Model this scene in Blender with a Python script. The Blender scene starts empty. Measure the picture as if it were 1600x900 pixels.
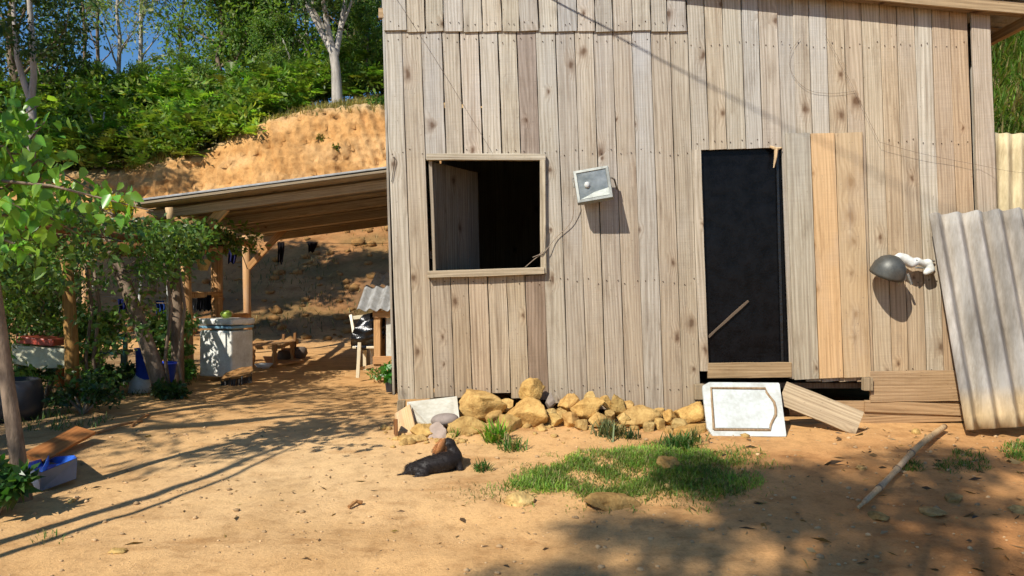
import bpy, bmesh, math, random
import numpy as np
from mathutils import Vector, Matrix, Quaternion

scene = bpy.context.scene
R = math.radians
# ------------------------------------------------------------------ camera
F = 1164.0                      # focal length in photo pixels (1600 wide)
CAMZ = 1.4
cam = bpy.data.cameras.new('camera'); camo = bpy.data.objects.new('camera', cam)
scene.collection.objects.link(camo); scene.camera = camo
cam.sensor_width = 36; cam.lens = F / 1600 * 36; cam.clip_end = 2000; cam.clip_start = 0.05
camo.location = (0, 0, CAMZ); camo.rotation_euler = (R(90), 0, 0)
# ------------------------------------------------------------------ sky, sun, exposure
SUN = Vector((0.72, 1.0, -1.13)).normalized()
w = bpy.data.worlds.new('World'); scene.world = w; w.use_nodes = True
nt = w.node_tree; bg = nt.nodes['Background']
sk = nt.nodes.new('ShaderNodeTexSky'); sk.sky_type = 'NISHITA'; sk.sun_disc = False
sk.sun_elevation = math.asin(-SUN.z); sk.sun_rotation = math.atan2(-SUN.x, -SUN.y)
sk.air_density = 1.0; sk.dust_density = 0.2; sk.ozone_density = 4.0; sk.altitude = 300
hs = nt.nodes.new('ShaderNodeHueSaturation'); hs.inputs['Saturation'].default_value = 1.2
nt.links.new(sk.outputs[0], hs.inputs['Color']); nt.links.new(hs.outputs[0], bg.inputs[0]); bg.inputs[1].default_value = 0.1
sl = bpy.data.lights.new('sun', 'SUN'); sl.energy = 4.7; sl.angle = R(0.53); sl.color = (1, 0.945, 0.86)
so = bpy.data.objects.new('sun', sl); scene.collection.objects.link(so)
so.rotation_euler = SUN.to_track_quat('-Z', 'Y').to_euler(); so.location = (-10, -14, 20)
vs = scene.view_settings; vs.view_transform = 'Standard'; vs.look = 'None'; vs.gamma = 1; vs.exposure = 0.38
vs.use_curve_mapping = False
scene.render.engine = 'CYCLES'; scene.cycles.use_adaptive_sampling = True; scene.cycles.adaptive_threshold = 0.04
scene.cycles.max_bounces = 3; scene.cycles.diffuse_bounces = 3; scene.cycles.glossy_bounces = 2; scene.cycles.transmission_bounces = 2; scene.cycles.transparent_max_bounces = 4

# ------------------------------------------------------------------ helpers
C = scene.collection
WM = {}
rng = random.Random(11)
nr = np.random.RandomState(5)

def hash2(ix, iy, s):
    n = (ix.astype(np.int64) * 374761393 + iy.astype(np.int64) * 668265263 + s * 974634777) & 0x7fffffff
    n = ((n ^ (n >> 13)) * 1274126177) & 0x7fffffff
    return ((n ^ (n >> 16)) & 0xffff) / 65535.0
def vnoise(x, y, s=0):
    x = np.asarray(x, float); y = np.asarray(y, float)
    ix = np.floor(x); iy = np.floor(y); fx = x - ix; fy = y - iy
    fx = fx * fx * (3 - 2 * fx); fy = fy * fy * (3 - 2 * fy)
    a = hash2(ix, iy, s); b = hash2(ix + 1, iy, s); c = hash2(ix, iy + 1, s); d = hash2(ix + 1, iy + 1, s)
    return (a * (1 - fx) + b * fx) * (1 - fy) + (c * (1 - fx) + d * fx) * fy
def fbm(x, y, s=0, o=4):
    x = np.asarray(x, float); y = np.asarray(y, float)
    t = 0; a = 0.5; f = 1.0
    for i in range(o):
        t = t + a * (vnoise(x * f, y * f, s + i * 17) - 0.5); a *= 0.5; f *= 2.03
    return t
def sst(a, b, x):
    t = np.clip((x - a) / (b - a), 0, 1); return t * t * (3 - 2 * t)

# ground height -----------------------------------------------------
def foot(x): return 16 - 7.2 * sst(1.0, 6.0, x)
def banktop(x): return 5.0 + 2.3 * sst(-14, -5, x)
def ground(x, y):
    x = np.asarray(x, float); y = np.asarray(y, float)
    z = 0.20 * sst(3.0, 6.9, y) - 0.02 * sst(6, 12, y)
    z = z + 0.05 * np.exp(-((x - 0.3) / 1.3) ** 2 - ((y - 6.4) / 0.42) ** 2)
    z = z + 0.03 * np.exp(-((x - 1.1) / 0.8) ** 2 - ((y - 5.3) / 0.45) ** 2)
    z = z + 0.05 * fbm(x * 0.55, y * 0.55, 3, 3) * sst(30, 8, y) + 0.025 * fbm(x * 2.6, y * 2.6, 9, 4) + 0.010 * fbm(x * 11, y * 11, 31, 3)
    z = z + 0.03 * fbm(x * .7 + y * .25, y * 2.4, 14, 3) * sst(16, 9, y)
    z = z - 0.06 * sst(-3.0, -4.6, x) * sst(9, 5, y)
    s = y - foot(x) + 0.5 * fbm(x * 0.4, x * 0 + 3.3, 7, 3)
    bt = banktop(x)
    zl = 2.7 * sst(-0.8, 6.2, s) * (0.72 + 0.28 * np.clip(s / 6, 0, 1)) + 1.0 * sst(5, 7.4, s) + (bt - 3.6) * sst(7.3, 9.0, s)
    zl = zl + 0.30 * np.clip(s - 9, 0, 12) - 0.25 * np.clip(s - 22, 0, 60)
    zr = 1.35 * np.clip(s + 0.3, 0, 5.2) + 0.3 * np.clip(s - 5, 0, 16) - 0.25 * np.clip(s - 22, 0, 60)
    k = sst(-0.5, 5.0, x)
    h = zl * (1 - k) + zr * k
    h = h + sst(0, 4, s) * 0.5 * fbm(x * 0.5, y * 0.5, 21, 4)
    z = z + h * (1 - sst(70, 160, y))
    z = z * (1 - sst(60, 120, np.abs(x)))
    return z
def G(x, y): return float(ground(x, y))
def P(px, py, D): return Vector(((px - 800) / F * D, D, CAMZ + (450 - py) / F * D))
def PG(px, py):                 # the ground point seen at a photo pixel (near yard)
    D = 5.0
    for _ in range(30):
        x = (px - 800) / F * D
        D = 0.5 * D + 0.5 * (CAMZ - G(x, D)) * F / max(py - 450, 8)
    return Vector(((px - 800) / F * D, D, G((px - 800) / F * D, D)))

def put(o, Mw=None, parent=None):
    Mw = Mw if Mw is not None else Matrix()
    C.objects.link(o); o.parent = parent
    o.matrix_basis = (WM[parent.name].inverted() @ Mw) if parent else Mw
    WM[o.name] = Mw.copy()
    return o
def tag(o, label=None, cat=None, group=None, kind=None):
    if label: o['label'] = label
    if cat: o['category'] = cat
    if group: o['group'] = group
    if kind: o['kind'] = kind
    return o
def empty(name, loc, label, cat, group=None):
    o = bpy.data.objects.new(name, None); o.empty_display_size = 0.1
    put(o, Matrix.Translation(Vector(loc))); return tag(o, label, cat, group)
def npmesh(name, V, Fc, mat, cols=None, smooth=False):
    V = np.asarray(V, np.float32); Fc = np.asarray(Fc, np.int32); k = Fc.shape[1]
    me = bpy.data.meshes.new(name)
    me.vertices.add(len(V)); me.vertices.foreach_set('co', V.ravel())
    me.loops.add(Fc.size); me.loops.foreach_set('vertex_index', Fc.ravel())
    me.polygons.add(len(Fc)); me.polygons.foreach_set('loop_start', np.arange(0, Fc.size, k, dtype=np.int32))
    me.polygons.foreach_set('loop_total', np.full(len(Fc), k, np.int32))
    if smooth: me.polygons.foreach_set('use_smooth', np.ones(len(Fc), bool))
    if cols is not None:
        a = me.color_attributes.new('Col', 'FLOAT_COLOR', 'POINT')
        c4 = np.ones((len(V), 4), np.float32); c4[:, :3] = cols; a.data.foreach_set('color', c4.ravel())
    me.update(calc_edges=True)
    if mat: me.materials.append(mat)
    return me
class MB:
    """collects shapes (world coordinates) for one mesh object"""
    def __init__(s): s.v = []; s.f = []; s.c = []
    def add(s, vs, fs, col=None):
        o = len(s.v); s.v += [tuple(v) for v in vs]; s.f += [tuple(i + o for i in f) for f in fs]
        s.c += [col or (1, 1, 1)] * len(vs); return s
    def box(s, c, d, rot=None, col=None):
        c = Vector(c); q = rot or Quaternion()
        vs = [c + q @ Vector((sx * d[0] / 2, sy * d[1] / 2, sz * d[2] / 2)) for sx in (-1, 1) for sy in (-1, 1) for sz in (-1, 1)]
        return s.add(vs, [(0, 1, 3, 2), (4, 6, 7, 5), (0, 4, 5, 1), (2, 3, 7, 6), (0, 2, 6, 4), (1, 5, 7, 3)], col)
    def tube(s, pts, rad, n=8, cap=True, col=None, squash=1.0):
        pts = [Vector(p) for p in pts]; m = len(pts)
        rad = rad if isinstance(rad, (list, tuple)) else [rad] * m
        vs = []; up = None
        for i, p in enumerate(pts):
            d = (pts[min(i + 1, m - 1)] - pts[max(i - 1, 0)]).normalized()
            if up is None: up = d.orthogonal().normalized()
            up = (up - d * up.dot(d)).normalized(); sd = d.cross(up)
            for k in range(n):
                a = 2 * math.pi * k / n
                vs.append(p + (up * math.cos(a) + sd * math.sin(a) * squash) * rad[i])
        fs = [(i * n + k, i * n + (k + 1) % n, (i + 1) * n + (k + 1) % n, (i + 1) * n + k) for i in range(m - 1) for k in range(n)]
        if cap: fs += [tuple(range(n))[::-1], tuple(range((m - 1) * n, m * n))]
        return s.add(vs, fs, col)
    def lathe(s, prof, org, n=20, q=None, col=None):
        org = Vector(org); q = q or Quaternion(); vs = []; m = len(prof)
        for r, z in prof:
            for k in range(n):
                a = 2 * math.pi * k / n; vs.append(org + q @ Vector((r * math.cos(a), r * math.sin(a), z)))
        fs = [(i * n + k, i * n + (k + 1) % n, (i + 1) * n + (k + 1) % n, (i + 1) * n + k) for i in range(m - 1) for k in range(n)]
        return s.add(vs, fs, col)
    def build(s, name, mat, parent=None, org=None, smooth=False, tint=None, bevel=0):
        V = np.array(s.v); org = Vector(org) if org is not None else Vector((V[:, 0].mean(), V[:, 1].mean(), V[:, 2].min()))
        me = bpy.data.meshes.new(name); me.from_pydata([(a - org.x, b - org.y, c - org.z) for a, b, c in s.v], [], s.f)
        a = me.color_attributes.new('Col', 'FLOAT_COLOR', 'POINT')
        a.data.foreach_set('color', np.array([(c[0], c[1], c[2], 1) for c in s.c], np.float32).ravel())
        if smooth: me.polygons.foreach_set('use_smooth', [True] * len(me.polygons))
        me.materials.append(mat); me.update()
        o = bpy.data.objects.new(name, me); put(o, Matrix.Translation(org), parent)
        if tint: o.color = (*tint, 1)
        if bevel:
            b = o.modifiers.new('b', 'BEVEL'); b.width = bevel; b.segments = 2; b.limit_method = 'ANGLE'
        return o
def board(name, p0, p1, w, t, mat, parent=None, tint=(1, 1, 1), nrm=(0, -1, 0), seed=None, seg=5, wob=0.002, ends=(0, 0), cham=0.003):
    """a sawn board from p0 to p1 (centre line), local Z along it, local Y its thickness"""
    r = random.Random(seed if seed is not None else rng.random())
    p0 = Vector(p0); p1 = Vector(p1); d = (p1 - p0); L = d.length; d.normalize()
    n = Vector(nrm); n = (n - d * n.dot(d)).normalized(); x = n.cross(d).normalized() * -1
    Mw = Matrix(((x.x, n.x, d.x, p0.x), (x.y, n.y, d.y, p0.y), (x.z, n.z, d.z, p0.z), (0, 0, 0, 1)))
    if Mw.to_3x3().determinant() < 0:
        x = -x; Mw = Matrix(((x.x, n.x, d.x, p0.x), (x.y, n.y, d.y, p0.y), (x.z, n.z, d.z, p0.z), (0, 0, 0, 1)))
    hw, ht, c = w / 2, t / 2, min(cham, t / 4)
    vs = []; fs = []; bow = r.uniform(-1, 1) * wob
    for i in range(seg + 1):
        z = L * i / seg; e = math.sin(math.pi * i / seg) * bow
        a, b = r.uniform(-wob, wob), r.uniform(-wob, wob); y0 = r.uniform(-wob, wob) * 0.7
        za = zb = z
        if i == 0: za += ends[0]; zb -= ends[0]
        if i == seg: za += ends[1]; zb -= ends[1]
        l, rr = -hw + a + e, hw + b + e
        vs += [(l + c, ht + y0, za), (rr - c, ht + y0, zb), (rr, ht - c + y0, zb), (rr, -ht + c, zb), (rr - c, -ht, zb), (l + c, -ht, za), (l, -ht + c, za), (l, ht - c + y0, za)]
    for i in range(seg):
        for k in range(8):
            fs.append((i * 8 + k, i * 8 + (k + 1) % 8, (i + 1) * 8 + (k + 1) % 8, (i + 1) * 8 + k))
    fs += [tuple(range(8))[::-1], tuple(range(seg * 8, seg * 8 + 8))]
    me = bpy.data.meshes.new(name); me.from_pydata(vs, [], [f[::-1] for f in fs]); me.materials.append(mat); me.update()
    o = bpy.data.objects.new(name, me); put(o, Mw, parent); o.color = (*tint, 1)
    return o

# ------------------------------------------------------------------ materials
MATS = {}
def base_mat(name, rough=0.8, spec=0.3, metal=0):
    m = bpy.data.materials.new(name); m.use_nodes = True; t = m.node_tree; b = t.nodes['Principled BSDF']
    b.inputs['Roughness'].default_value = rough; b.inputs['Specular IOR Level'].default_value = spec; b.inputs['Metallic'].default_value = metal
    return m, t, b
def N(t, ty, **kw):
    n = t.nodes.new(ty)
    for k, v in kw.items(): setattr(n, k, v)
    return n
def ramp(t, fac, stops):
    r = N(t, 'ShaderNodeValToRGB'); e = r.color_ramp.elements
    while len(e) < len(stops): e.new(0.5)
    for q, (p, c) in zip(e, stops): q.position = p; q.color = (*c, 1)
    t.links.new(fac, r.inputs[0]); return r.outputs[0]
def mixc(t, mode, fac, a, b):
    n = N(t, 'ShaderNodeMix', data_type='RGBA', blend_type=mode)
    for i, v in ((0, fac), (6, a), (7, b)):
        if isinstance(v, (int, float)): n.inputs[i].default_value = v
        elif isinstance(v, tuple): n.inputs[i].default_value = (*v, 1)
        else: t.links.new(v, n.inputs[i])
    return n.outputs[2]
def math_(t, op, a, b=None, c=None):
    n = N(t, 'ShaderNodeMath', operation=op)
    for i, v in enumerate((a, b, c)):
        if v is None: continue
        if isinstance(v, (int, float)): n.inputs[i].default_value = v
        else: t.links.new(v, n.inputs[i])
    return n.outputs[0]
def noise(t, vec, scale, detail=4, rough=0.55, dist=0):
    n = N(t, 'ShaderNodeTexNoise'); n.inputs['Scale'].default_value = scale; n.inputs['Detail'].default_value = detail
    n.inputs['Roughness'].default_value = rough; n.inputs['Distortion'].default_value = dist
    if vec: t.links.new(vec, n.inputs['Vector'])
    return n.outputs['Fac']
def mapping(t, vec, scale, loc=None):
    n = N(t, 'ShaderNodeMapping'); n.inputs['Scale'].default_value = scale; t.links.new(vec, n.inputs['Vector'])
    if loc is not None: t.links.new(loc, n.inputs['Location'])
    return n.outputs[0]
def bump(t, b, h, strength, dist=0.01):
    n = N(t, 'ShaderNodeBump'); n.inputs['Strength'].default_value = strength; n.inputs['Distance'].default_value = dist
    t.links.new(h, n.inputs['Height']); t.links.new(n.outputs[0], b.inputs['Normal'])

def wood_mat(name, col, dark, knot=(0.10, 0.055, 0.03), rough=0.78, stain_tone=0.5, saw=0.5):
    m, t, b = base_mat(name, rough, 0.2)
    tc = N(t, 'ShaderNodeTexCoord'); oi = N(t, 'ShaderNodeObjectInfo')
    off = N(t, 'ShaderNodeCombineXYZ')
    for i, k in enumerate((91.7, 13.1, 57.3)): t.links.new(math_(t, 'MULTIPLY', oi.outputs['Random'], k), off.inputs[i])
    v = mapping(t, tc.outputs['Object'], (1, 1, 1), off.outputs[0])
    # knots
    kv = N(t, 'ShaderNodeTexVoronoi', voronoi_dimensions='2D'); kv.inputs['Scale'].default_value = 1.0; kv.inputs['Randomness'].default_value = .9
    wv = N(t, 'ShaderNodeVectorMath', operation='ADD'); nz = N(t, 'ShaderNodeTexNoise'); nz.inputs['Scale'].default_value = 14
    t.links.new(v, nz.inputs['Vector']); sc = N(t, 'ShaderNodeVectorMath', operation='SCALE'); sc.inputs['Scale'].default_value = 0.05
    t.links.new(nz.outputs['Color'], sc.inputs[0]); t.links.new(v, wv.inputs[0]); t.links.new(sc.outputs[0], wv.inputs[1])
    ks = N(t, 'ShaderNodeSeparateXYZ'); t.links.new(wv.outputs[0], ks.inputs[0]); kc = N(t, 'ShaderNodeCombineXYZ')
    t.links.new(math_(t, 'MULTIPLY', ks.outputs[0], 5.5), kc.inputs[0]); t.links.new(math_(t, 'MULTIPLY', ks.outputs[2], 3.2), kc.inputs[1]); t.links.new(kc.outputs[0], kv.inputs['Vector'])
    kr = N(t, 'ShaderNodeSeparateXYZ'); t.links.new(kv.outputs['Color'], kr.inputs[0])
    kd = math_(t, 'ADD', math_(t, 'MULTIPLY', kv.outputs['Distance'], math_(t, 'MULTIPLY_ADD', kr.outputs[1], 1.6, 0.6)), math_(t, 'MULTIPLY', math_(t, 'GREATER_THAN', kr.outputs[0], 0.20), 1.0))
    kmask = ramp(t, kd, [(0.05, (1, 1, 1)), (0.10, (0.5, 0.5, 0.5)), (0.2, (0, 0, 0))])
    khalo = ramp(t, kd, [(0.05, (1, 1, 1)), (0.45, (0, 0, 0))])
    # growth-ring grain, deflected round the knots
    wn = noise(t, mapping(t, v, (4, 4, 0.35)), 1.0, 2)
    sx = N(t, 'ShaderNodeSeparateXYZ'); t.links.new(v, sx.inputs[0])
    ph = math_(t, 'ADD', math_(t, 'MULTIPLY', sx.outputs[0], 210), math_(t, 'MULTIPLY', wn, 42))
    ph = math_(t, 'ADD', ph, math_(t, 'MULTIPLY', khalo, 8))
    ring = math_(t, 'MULTIPLY_ADD', math_(t, 'SINE', ph), 0.5, 0.5)
    fine = noise(t, mapping(t, v, (190, 60, 3)), 1.0, 5, 0.75)
    streak = noise(t, mapping(t, v, (34, 20, 0.8)), 1.0, 4, 0.65)
    patch = noise(t, mapping(t, v, (9, 9, 2.2)), 1.0, 6, 0.7)
    wash = noise(t, mapping(t, tc.outputs['Object'], (2.5, 2.5, 1.1), off.outputs[0]), 1.0, 3, 0.6)
    sawn = noise(t, mapping(t, v, (3, 3, 170)), 1.0, 2, 0.6)
    g = math_(t, 'ADD', math_(t, 'MULTIPLY', ring, 0.16), math_(t, 'MULTIPLY', fine, 0.84))
    c = mixc(t, 'MIX', ramp(t, g, [(0.3, (0, 0, 0)), (0.68, (1, 1, 1))]), dark, col)
    c = mixc(t, 'MULTIPLY', stain_tone, c, ramp(t, streak, [(0.3, (0.42, 0.36, 0.32)), (0.47, (0.93, 0.91, 0.9)), (0.7, (1.18, 1.18, 1.18))]))
    c = mixc(t, 'MULTIPLY', stain_tone, c, ramp(t, patch, [(0.3, (0.50, 0.44, 0.38)), (0.45, (0.95, 0.94, 0.92)), (0.7, (1.12, 1.12, 1.12))]))
    c = mixc(t, 'MIX', math_(t, 'MULTIPLY', ramp(t, wash, [(0.52, (0, 0, 0)), (0.7, (1, 1, 1))]), stain_tone * 0.5), c, tuple(x * 0.95 for x in (0.50, 0.48, 0.45)))
    c = mixc(t, 'MULTIPLY', math_(t, 'MULTIPLY', ramp(t, wash, [(0.35, (0, 0, 0)), (0.6, (1, 1, 1))]), saw * 0.8), c, ramp(t, sawn, [(0.3, (0.72, 0.72, 0.72)), (0.7, (1.06, 1.06, 1.06))]))
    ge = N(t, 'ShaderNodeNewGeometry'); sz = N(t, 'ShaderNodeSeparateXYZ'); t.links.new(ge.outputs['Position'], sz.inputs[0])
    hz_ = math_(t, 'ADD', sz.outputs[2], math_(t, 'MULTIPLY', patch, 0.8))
    c = mixc(t, 'MULTIPLY', stain_tone, c, ramp(t, math_(t, 'DIVIDE', hz_, 5.0), [(0.15, (0.88, 0.72, 0.52)), (0.42, (0.98, 0.93, 0.86)), (0.85, (1.12, 1.22, 1.36))]))  # tone by height: warmer and darker low down, greyer and paler high up
    c = mixc(t, 'MIX', math_(t, 'MULTIPLY', khalo, 0.25), c, (0.30, 0.19, 0.10))
    c = mixc(t, 'MIX', math_(t, 'MULTIPLY', kmask, 0.85), c, knot)
    ws = noise(t, mapping(t, v, (22, 8, 0.55)), 1.0, 3, 0.6)      # rain-water and sap streaks
    c = mixc(t, 'MIX', math_(t, 'MULTIPLY', ramp(t, ws, [(0.60, (0, 0, 0)), (0.72, (1, 1, 1))]), stain_tone), c, (0.22, 0.165, 0.115))
    sp_ = noise(t, mapping(t, v, (55, 20, 30)), 1.0, 2, 0.5)
    c = mixc(t, 'MIX', math_(t, 'MULTIPLY', ramp(t, sp_, [(0.70, (0, 0, 0)), (0.76, (1, 1, 1))]), 0.55), c, (0.16, 0.115, 0.08))
    c = mixc(t, 'MULTIPLY', 1.0, c, oi.outputs['Color'])
    t.links.new(c, b.inputs['Base Color'])
    h = math_(t, 'ADD', math_(t, 'MULTIPLY', g, 0.7), math_(t, 'MULTIPLY', sawn, 0.3))
    bump(t, b, h, 0.45, 0.004)
    MATS[name] = m; return m
def simple_mat(name, col, rough=0.7, spec=0.3, metal=0, nscale=8, namt=0.35, bmp=0.2, bdist=0.004, dark=None, stretch=(1, 1, 1), useobj=False, useattr=False):
    m, t, b = base_mat(name, rough, spec, metal)
    tc = N(t, 'ShaderNodeTexCoord'); v = mapping(t, tc.outputs['Object'], stretch)
    n = noise(t, v, nscale, 5, 0.6); n2 = noise(t, v, nscale * 6, 3, 0.6)
    k = math_(t, 'ADD', math_(t, 'MULTIPLY', n, 0.7), math_(t, 'MULTIPLY', n2, 0.3))
    dk = dark or tuple(x * (1 - namt) for x in col)
    c = mixc(t, 'MIX', ramp(t, k, [(0.35, (0, 0, 0)), (0.62, (1, 1, 1))]), dk, col)
    if useobj:
        oi = N(t, 'ShaderNodeObjectInfo'); c = mixc(t, 'MULTIPLY', 1.0, c, oi.outputs['Color'])
    if useattr:
        at = N(t, 'ShaderNodeAttribute'); at.attribute_name = 'Col'; c = mixc(t, 'MULTIPLY', 1.0, c, at.outputs['Color'])
    t.links.new(c, b.inputs['Base Color']); bump(t, b, k, bmp, bdist)
    MATS[name] = m; return m
def leaf_mat(name, rough=0.45, trans=0.35, spec=0.35):
    m, t, b = base_mat(name, rough, spec)
    at = N(t, 'ShaderNodeAttribute'); at.attribute_name = 'Col'
    tc = N(t, 'ShaderNodeTexCoord'); n = noise(t, tc.outputs['Object'], 3.0, 3)
    c = mixc(t, 'MULTIPLY', 0.6, at.outputs['Color'], ramp(t, n, [(0.3, (0.6, 0.7, 0.6)), (0.7, (1.2, 1.15, 1.0))]))
    t.links.new(c, b.inputs['Base Color'])
    tr = N(t, 'ShaderNodeBsdfTranslucent'); t.links.new(mixc(t, 'MULTIPLY', 1.0, c, (1.5, 1.6, 0.6)), tr.inputs[0])
    mx = N(t, 'ShaderNodeMixShader'); mx.inputs[0].default_value = trans
    t.links.new(b.outputs[0], mx.inputs[1]); t.links.new(tr.outputs[0], mx.inputs[2])
    t.links.new(mx.outputs[0], t.nodes['Material Output'].inputs[0]); MATS[name] = m; return m

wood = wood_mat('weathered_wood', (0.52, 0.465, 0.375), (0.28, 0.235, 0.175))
newwood = wood_mat('fresh_wood', (0.66, 0.46, 0.25), (0.48, 0.31, 0.15), knot=(0.34, 0.20, 0.09), stain_tone=0.35)
logwood = wood_mat('log_wood', (0.58, 0.36, 0.17), (0.38, 0.21, 0.09), stain_tone=0.6, saw=0.1)
bark = simple_mat('bark', (0.27, 0.20, 0.14), 0.9, 0.1, nscale=5, namt=0.65, bmp=0.6, bdist=0.02, stretch=(3, 3, 0.7), useattr=True)
palebark = simple_mat('pale_bark', (0.50, 0.45, 0.38), 0.8, 0.15, nscale=2.2, namt=0.5, bmp=0.35, bdist=0.02, stretch=(3, 3, 0.6), useattr=True)
leaf = leaf_mat('leaves', trans=0.45)
gloss_leaf = leaf_mat('broad_leaves', 0.35, 0.42, 0.5)
grassm = leaf_mat('grass_blades', 0.55, 0.3, 0.2)
rock = simple_mat('ochre_rock', (0.58, 0.39, 0.145), 0.95, 0.08, nscale=9, namt=0.5, bmp=1.0, bdist=0.03, dark=(0.31, 0.18, 0.06), useobj=True)
fibre = simple_mat('fibre_cement', (0.345, 0.345, 0.335), 0.85, 0.2, nscale=5, namt=0.4, bmp=0.35, bdist=0.003, dark=(0.20, 0.19, 0.17), stretch=(2.0, 2.0, 0.5), useattr=True)
white = simple_mat('worn_white_paint', (0.64, 0.655, 0.63), 0.55, 0.35, nscale=6, namt=0.2, bmp=0.15, dark=(0.44, 0.43, 0.38), useobj=True)
plastic = simple_mat('plastic', (1, 1, 1), 0.4, 0.45, nscale=5, namt=0.25, bmp=0.1, useobj=True)
cloth = simple_mat('cloth', (1, 1, 1), 0.95, 0.1, nscale=20, namt=0.4, bmp=0.3, useobj=True)
metal = simple_mat('dull_metal', (0.42, 0.42, 0.40), 0.5, 0.5, metal=0.4, nscale=12, namt=0.45, bmp=0.2, useobj=True)
blackfilm = simple_mat('black_plastic_film', (0.012, 0.012, 0.013), 0.22, 0.5, nscale=9, namt=0.5, bmp=0.8, bdist=0.012)
doorblack = simple_mat('black_door_sheet', (0.006, 0.006, 0.007), 0.25, 0.14, nscale=9, namt=0.8, bmp=0.5, bdist=0.01)
wirem = simple_mat('wire', (0.10, 0.085, 0.07), 0.6, 0.3, nscale=20, namt=0.4, bmp=0.05, useobj=True)
stonegrey = simple_mat('pebble_grey', (0.36, 0.31, 0.26), 0.8, 0.25, nscale=9, namt=0.3, bmp=0.25, bdist=0.005, useobj=True)

def glass_mat():
    m, t, b = base_mat('lamp_glass', 0.12, 0.5)
    tc = N(t, 'ShaderNodeTexCoord'); n = noise(t, tc.outputs['Object'], 14, 4)
    t.links.new(ramp(t, n, [(0.3, (0.16, 0.18, 0.17)), (0.7, (0.34, 0.36, 0.34))]), b.inputs['Base Color'])
    b.inputs['Metallic'].default_value = 0.35; return m
glassm = glass_mat()

def ground_mat():
    m, t, b = base_mat('soil', 0.95, 0.1)
    at = N(t, 'ShaderNodeAttribute'); at.attribute_name = 'Col'
    ge = N(t, 'ShaderNodeNewGeometry'); pos = ge.outputs['Position']
    n1 = noise(t, pos, 1.1, 6, 0.62); n2 = noise(t, pos, 9, 6, 0.7); n3 = noise(t, pos, 60, 4, 0.7)
    c = mixc(t, 'MULTIPLY', 0.8, at.outputs['Color'], ramp(t, n1, [(0.3, (0.72, 0.66, 0.58)), (0.5, (1, 1, 1)), (0.72, (1.15, 1.14, 1.1))]))
    c = mixc(t, 'MULTIPLY', 0.7, c, ramp(t, n2, [(0.28, (0.6, 0.55, 0.5)), (0.5, (1, 1, 1)), (0.75, (1.15, 1.15, 1.13))]))
    c = mixc(t, 'MULTIPLY', 0.6, c, ramp(t, n3, [(0.25, (0.6, 0.57, 0.53)), (0.5, (1, 1, 1)), (0.8, (1.15, 1.15, 1.15))]))
    vo = N(t, 'ShaderNodeTexVoronoi'); vo.inputs['Scale'].default_value = 38; t.links.new(pos, vo.inputs['Vector'])
    gr = ramp(t, vo.outputs['Distance'], [(0.08, (1, 1, 1)), (0.2, (0, 0, 0))])
    msk = ramp(t, noise(t, pos, 2.3, 3), [(0.48, (0, 0, 0)), (0.62, (1, 1, 1))])
    gm = math_(t, 'MULTIPLY', gr, math_(t, 'MULTIPLY', msk, 0.45))
    n4 = noise(t, mapping(t, pos, (1.6, 3.6, 2.0)), 1.0, 5, 0.65)
    c = mixc(t, 'MULTIPLY', 0.7, c, ramp(t, n4, [(0.30, (0.66, 0.56, 0.46)), (0.46, (1, 1, 1)), (0.72, (1.1, 1.1, 1.08))]))
    c = mixc(t, 'MIX', gm, c, (0.30, 0.22, 0.15))
    t.links.new(c, b.inputs['Base Color'])
    h = math_(t, 'ADD', math_(t, 'MULTIPLY', n2, 0.6), math_(t, 'ADD', math_(t, 'MULTIPLY', n3, 0.35), math_(t, 'MULTIPLY', gm, 0.4)))
    sz = N(t, 'ShaderNodeSeparateXYZ'); t.links.new(pos, sz.inputs[0])
    up_ = N(t, 'ShaderNodeMapRange'); up_.inputs[1].default_value = 3.2; up_.inputs[2].default_value = 3.9; t.links.new(sz.outputs[2], up_.inputs[0])
    cv = N(t, 'ShaderNodeCombineXYZ'); t.links.new(math_(t, 'MULTIPLY', math_(t, 'MULTIPLY_ADD', sz.outputs[2], 0.3, sz.outputs[0]), 4.6), cv.inputs[0]); t.links.new(math_(t, 'MULTIPLY', sz.outputs[2], 3.4), cv.inputs[1])
    pit = N(t, 'ShaderNodeTexVoronoi', voronoi_dimensions='2D'); pit.inputs['Scale'].default_value = 1.0; t.links.new(cv.outputs[0], pit.inputs['Vector'])     # bucket-tooth pits in the cut bank
    ph_ = math_(t, 'MULTIPLY', ramp(t, pit.outputs['Distance'], [(0.08, (0, 0, 0)), (0.5, (1, 1, 1))]), math_(t, 'MULTIPLY', up_.outputs[0], 1.7))
    bump(t, b, math_(t, 'ADD', h, ph_), 0.6, 0.03); return m

# ------------------------------------------------------------------ ground: one sheet to the horizon
def lines(segs):
    out = []
    for a, b, st in segs: out += list(np.arange(a, b - 1e-6, st))
    return np.array(out + [segs[-1][1]])
gx = lines([(-600, -100, 100), (-100, -40, 15), (-40, -17, 1.5), (-17, -5, 0.13), (-5, 5, 0.05), (5, 9, 0.2), (9, 40, 2), (40, 100, 15), (100, 600, 100)])
gy = lines([(-300, -60, 60), (-60, -10, 5), (-10, 2, 0.5), (2, 7.2, 0.05), (7.2, 16, 0.16), (16, 22.5, 0.2), (22.5, 23.2, .12), (23.2, 25.4, 0.05), (25.4, 26, .12), (26, 40, 0.5), (40, 80, 4), (80, 200, 30), (200, 1000, 200)])
X, Y = np.meshgrid(gx, gy); Z = ground(X, Y)
s = Y - foot(X)
bank = sst(6.6, 7.3, s) * (1 - sst(9.0, 9.6, s)) * (1 - sst(-1.5, 1, X)) * sst(-24, -18, X)
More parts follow.
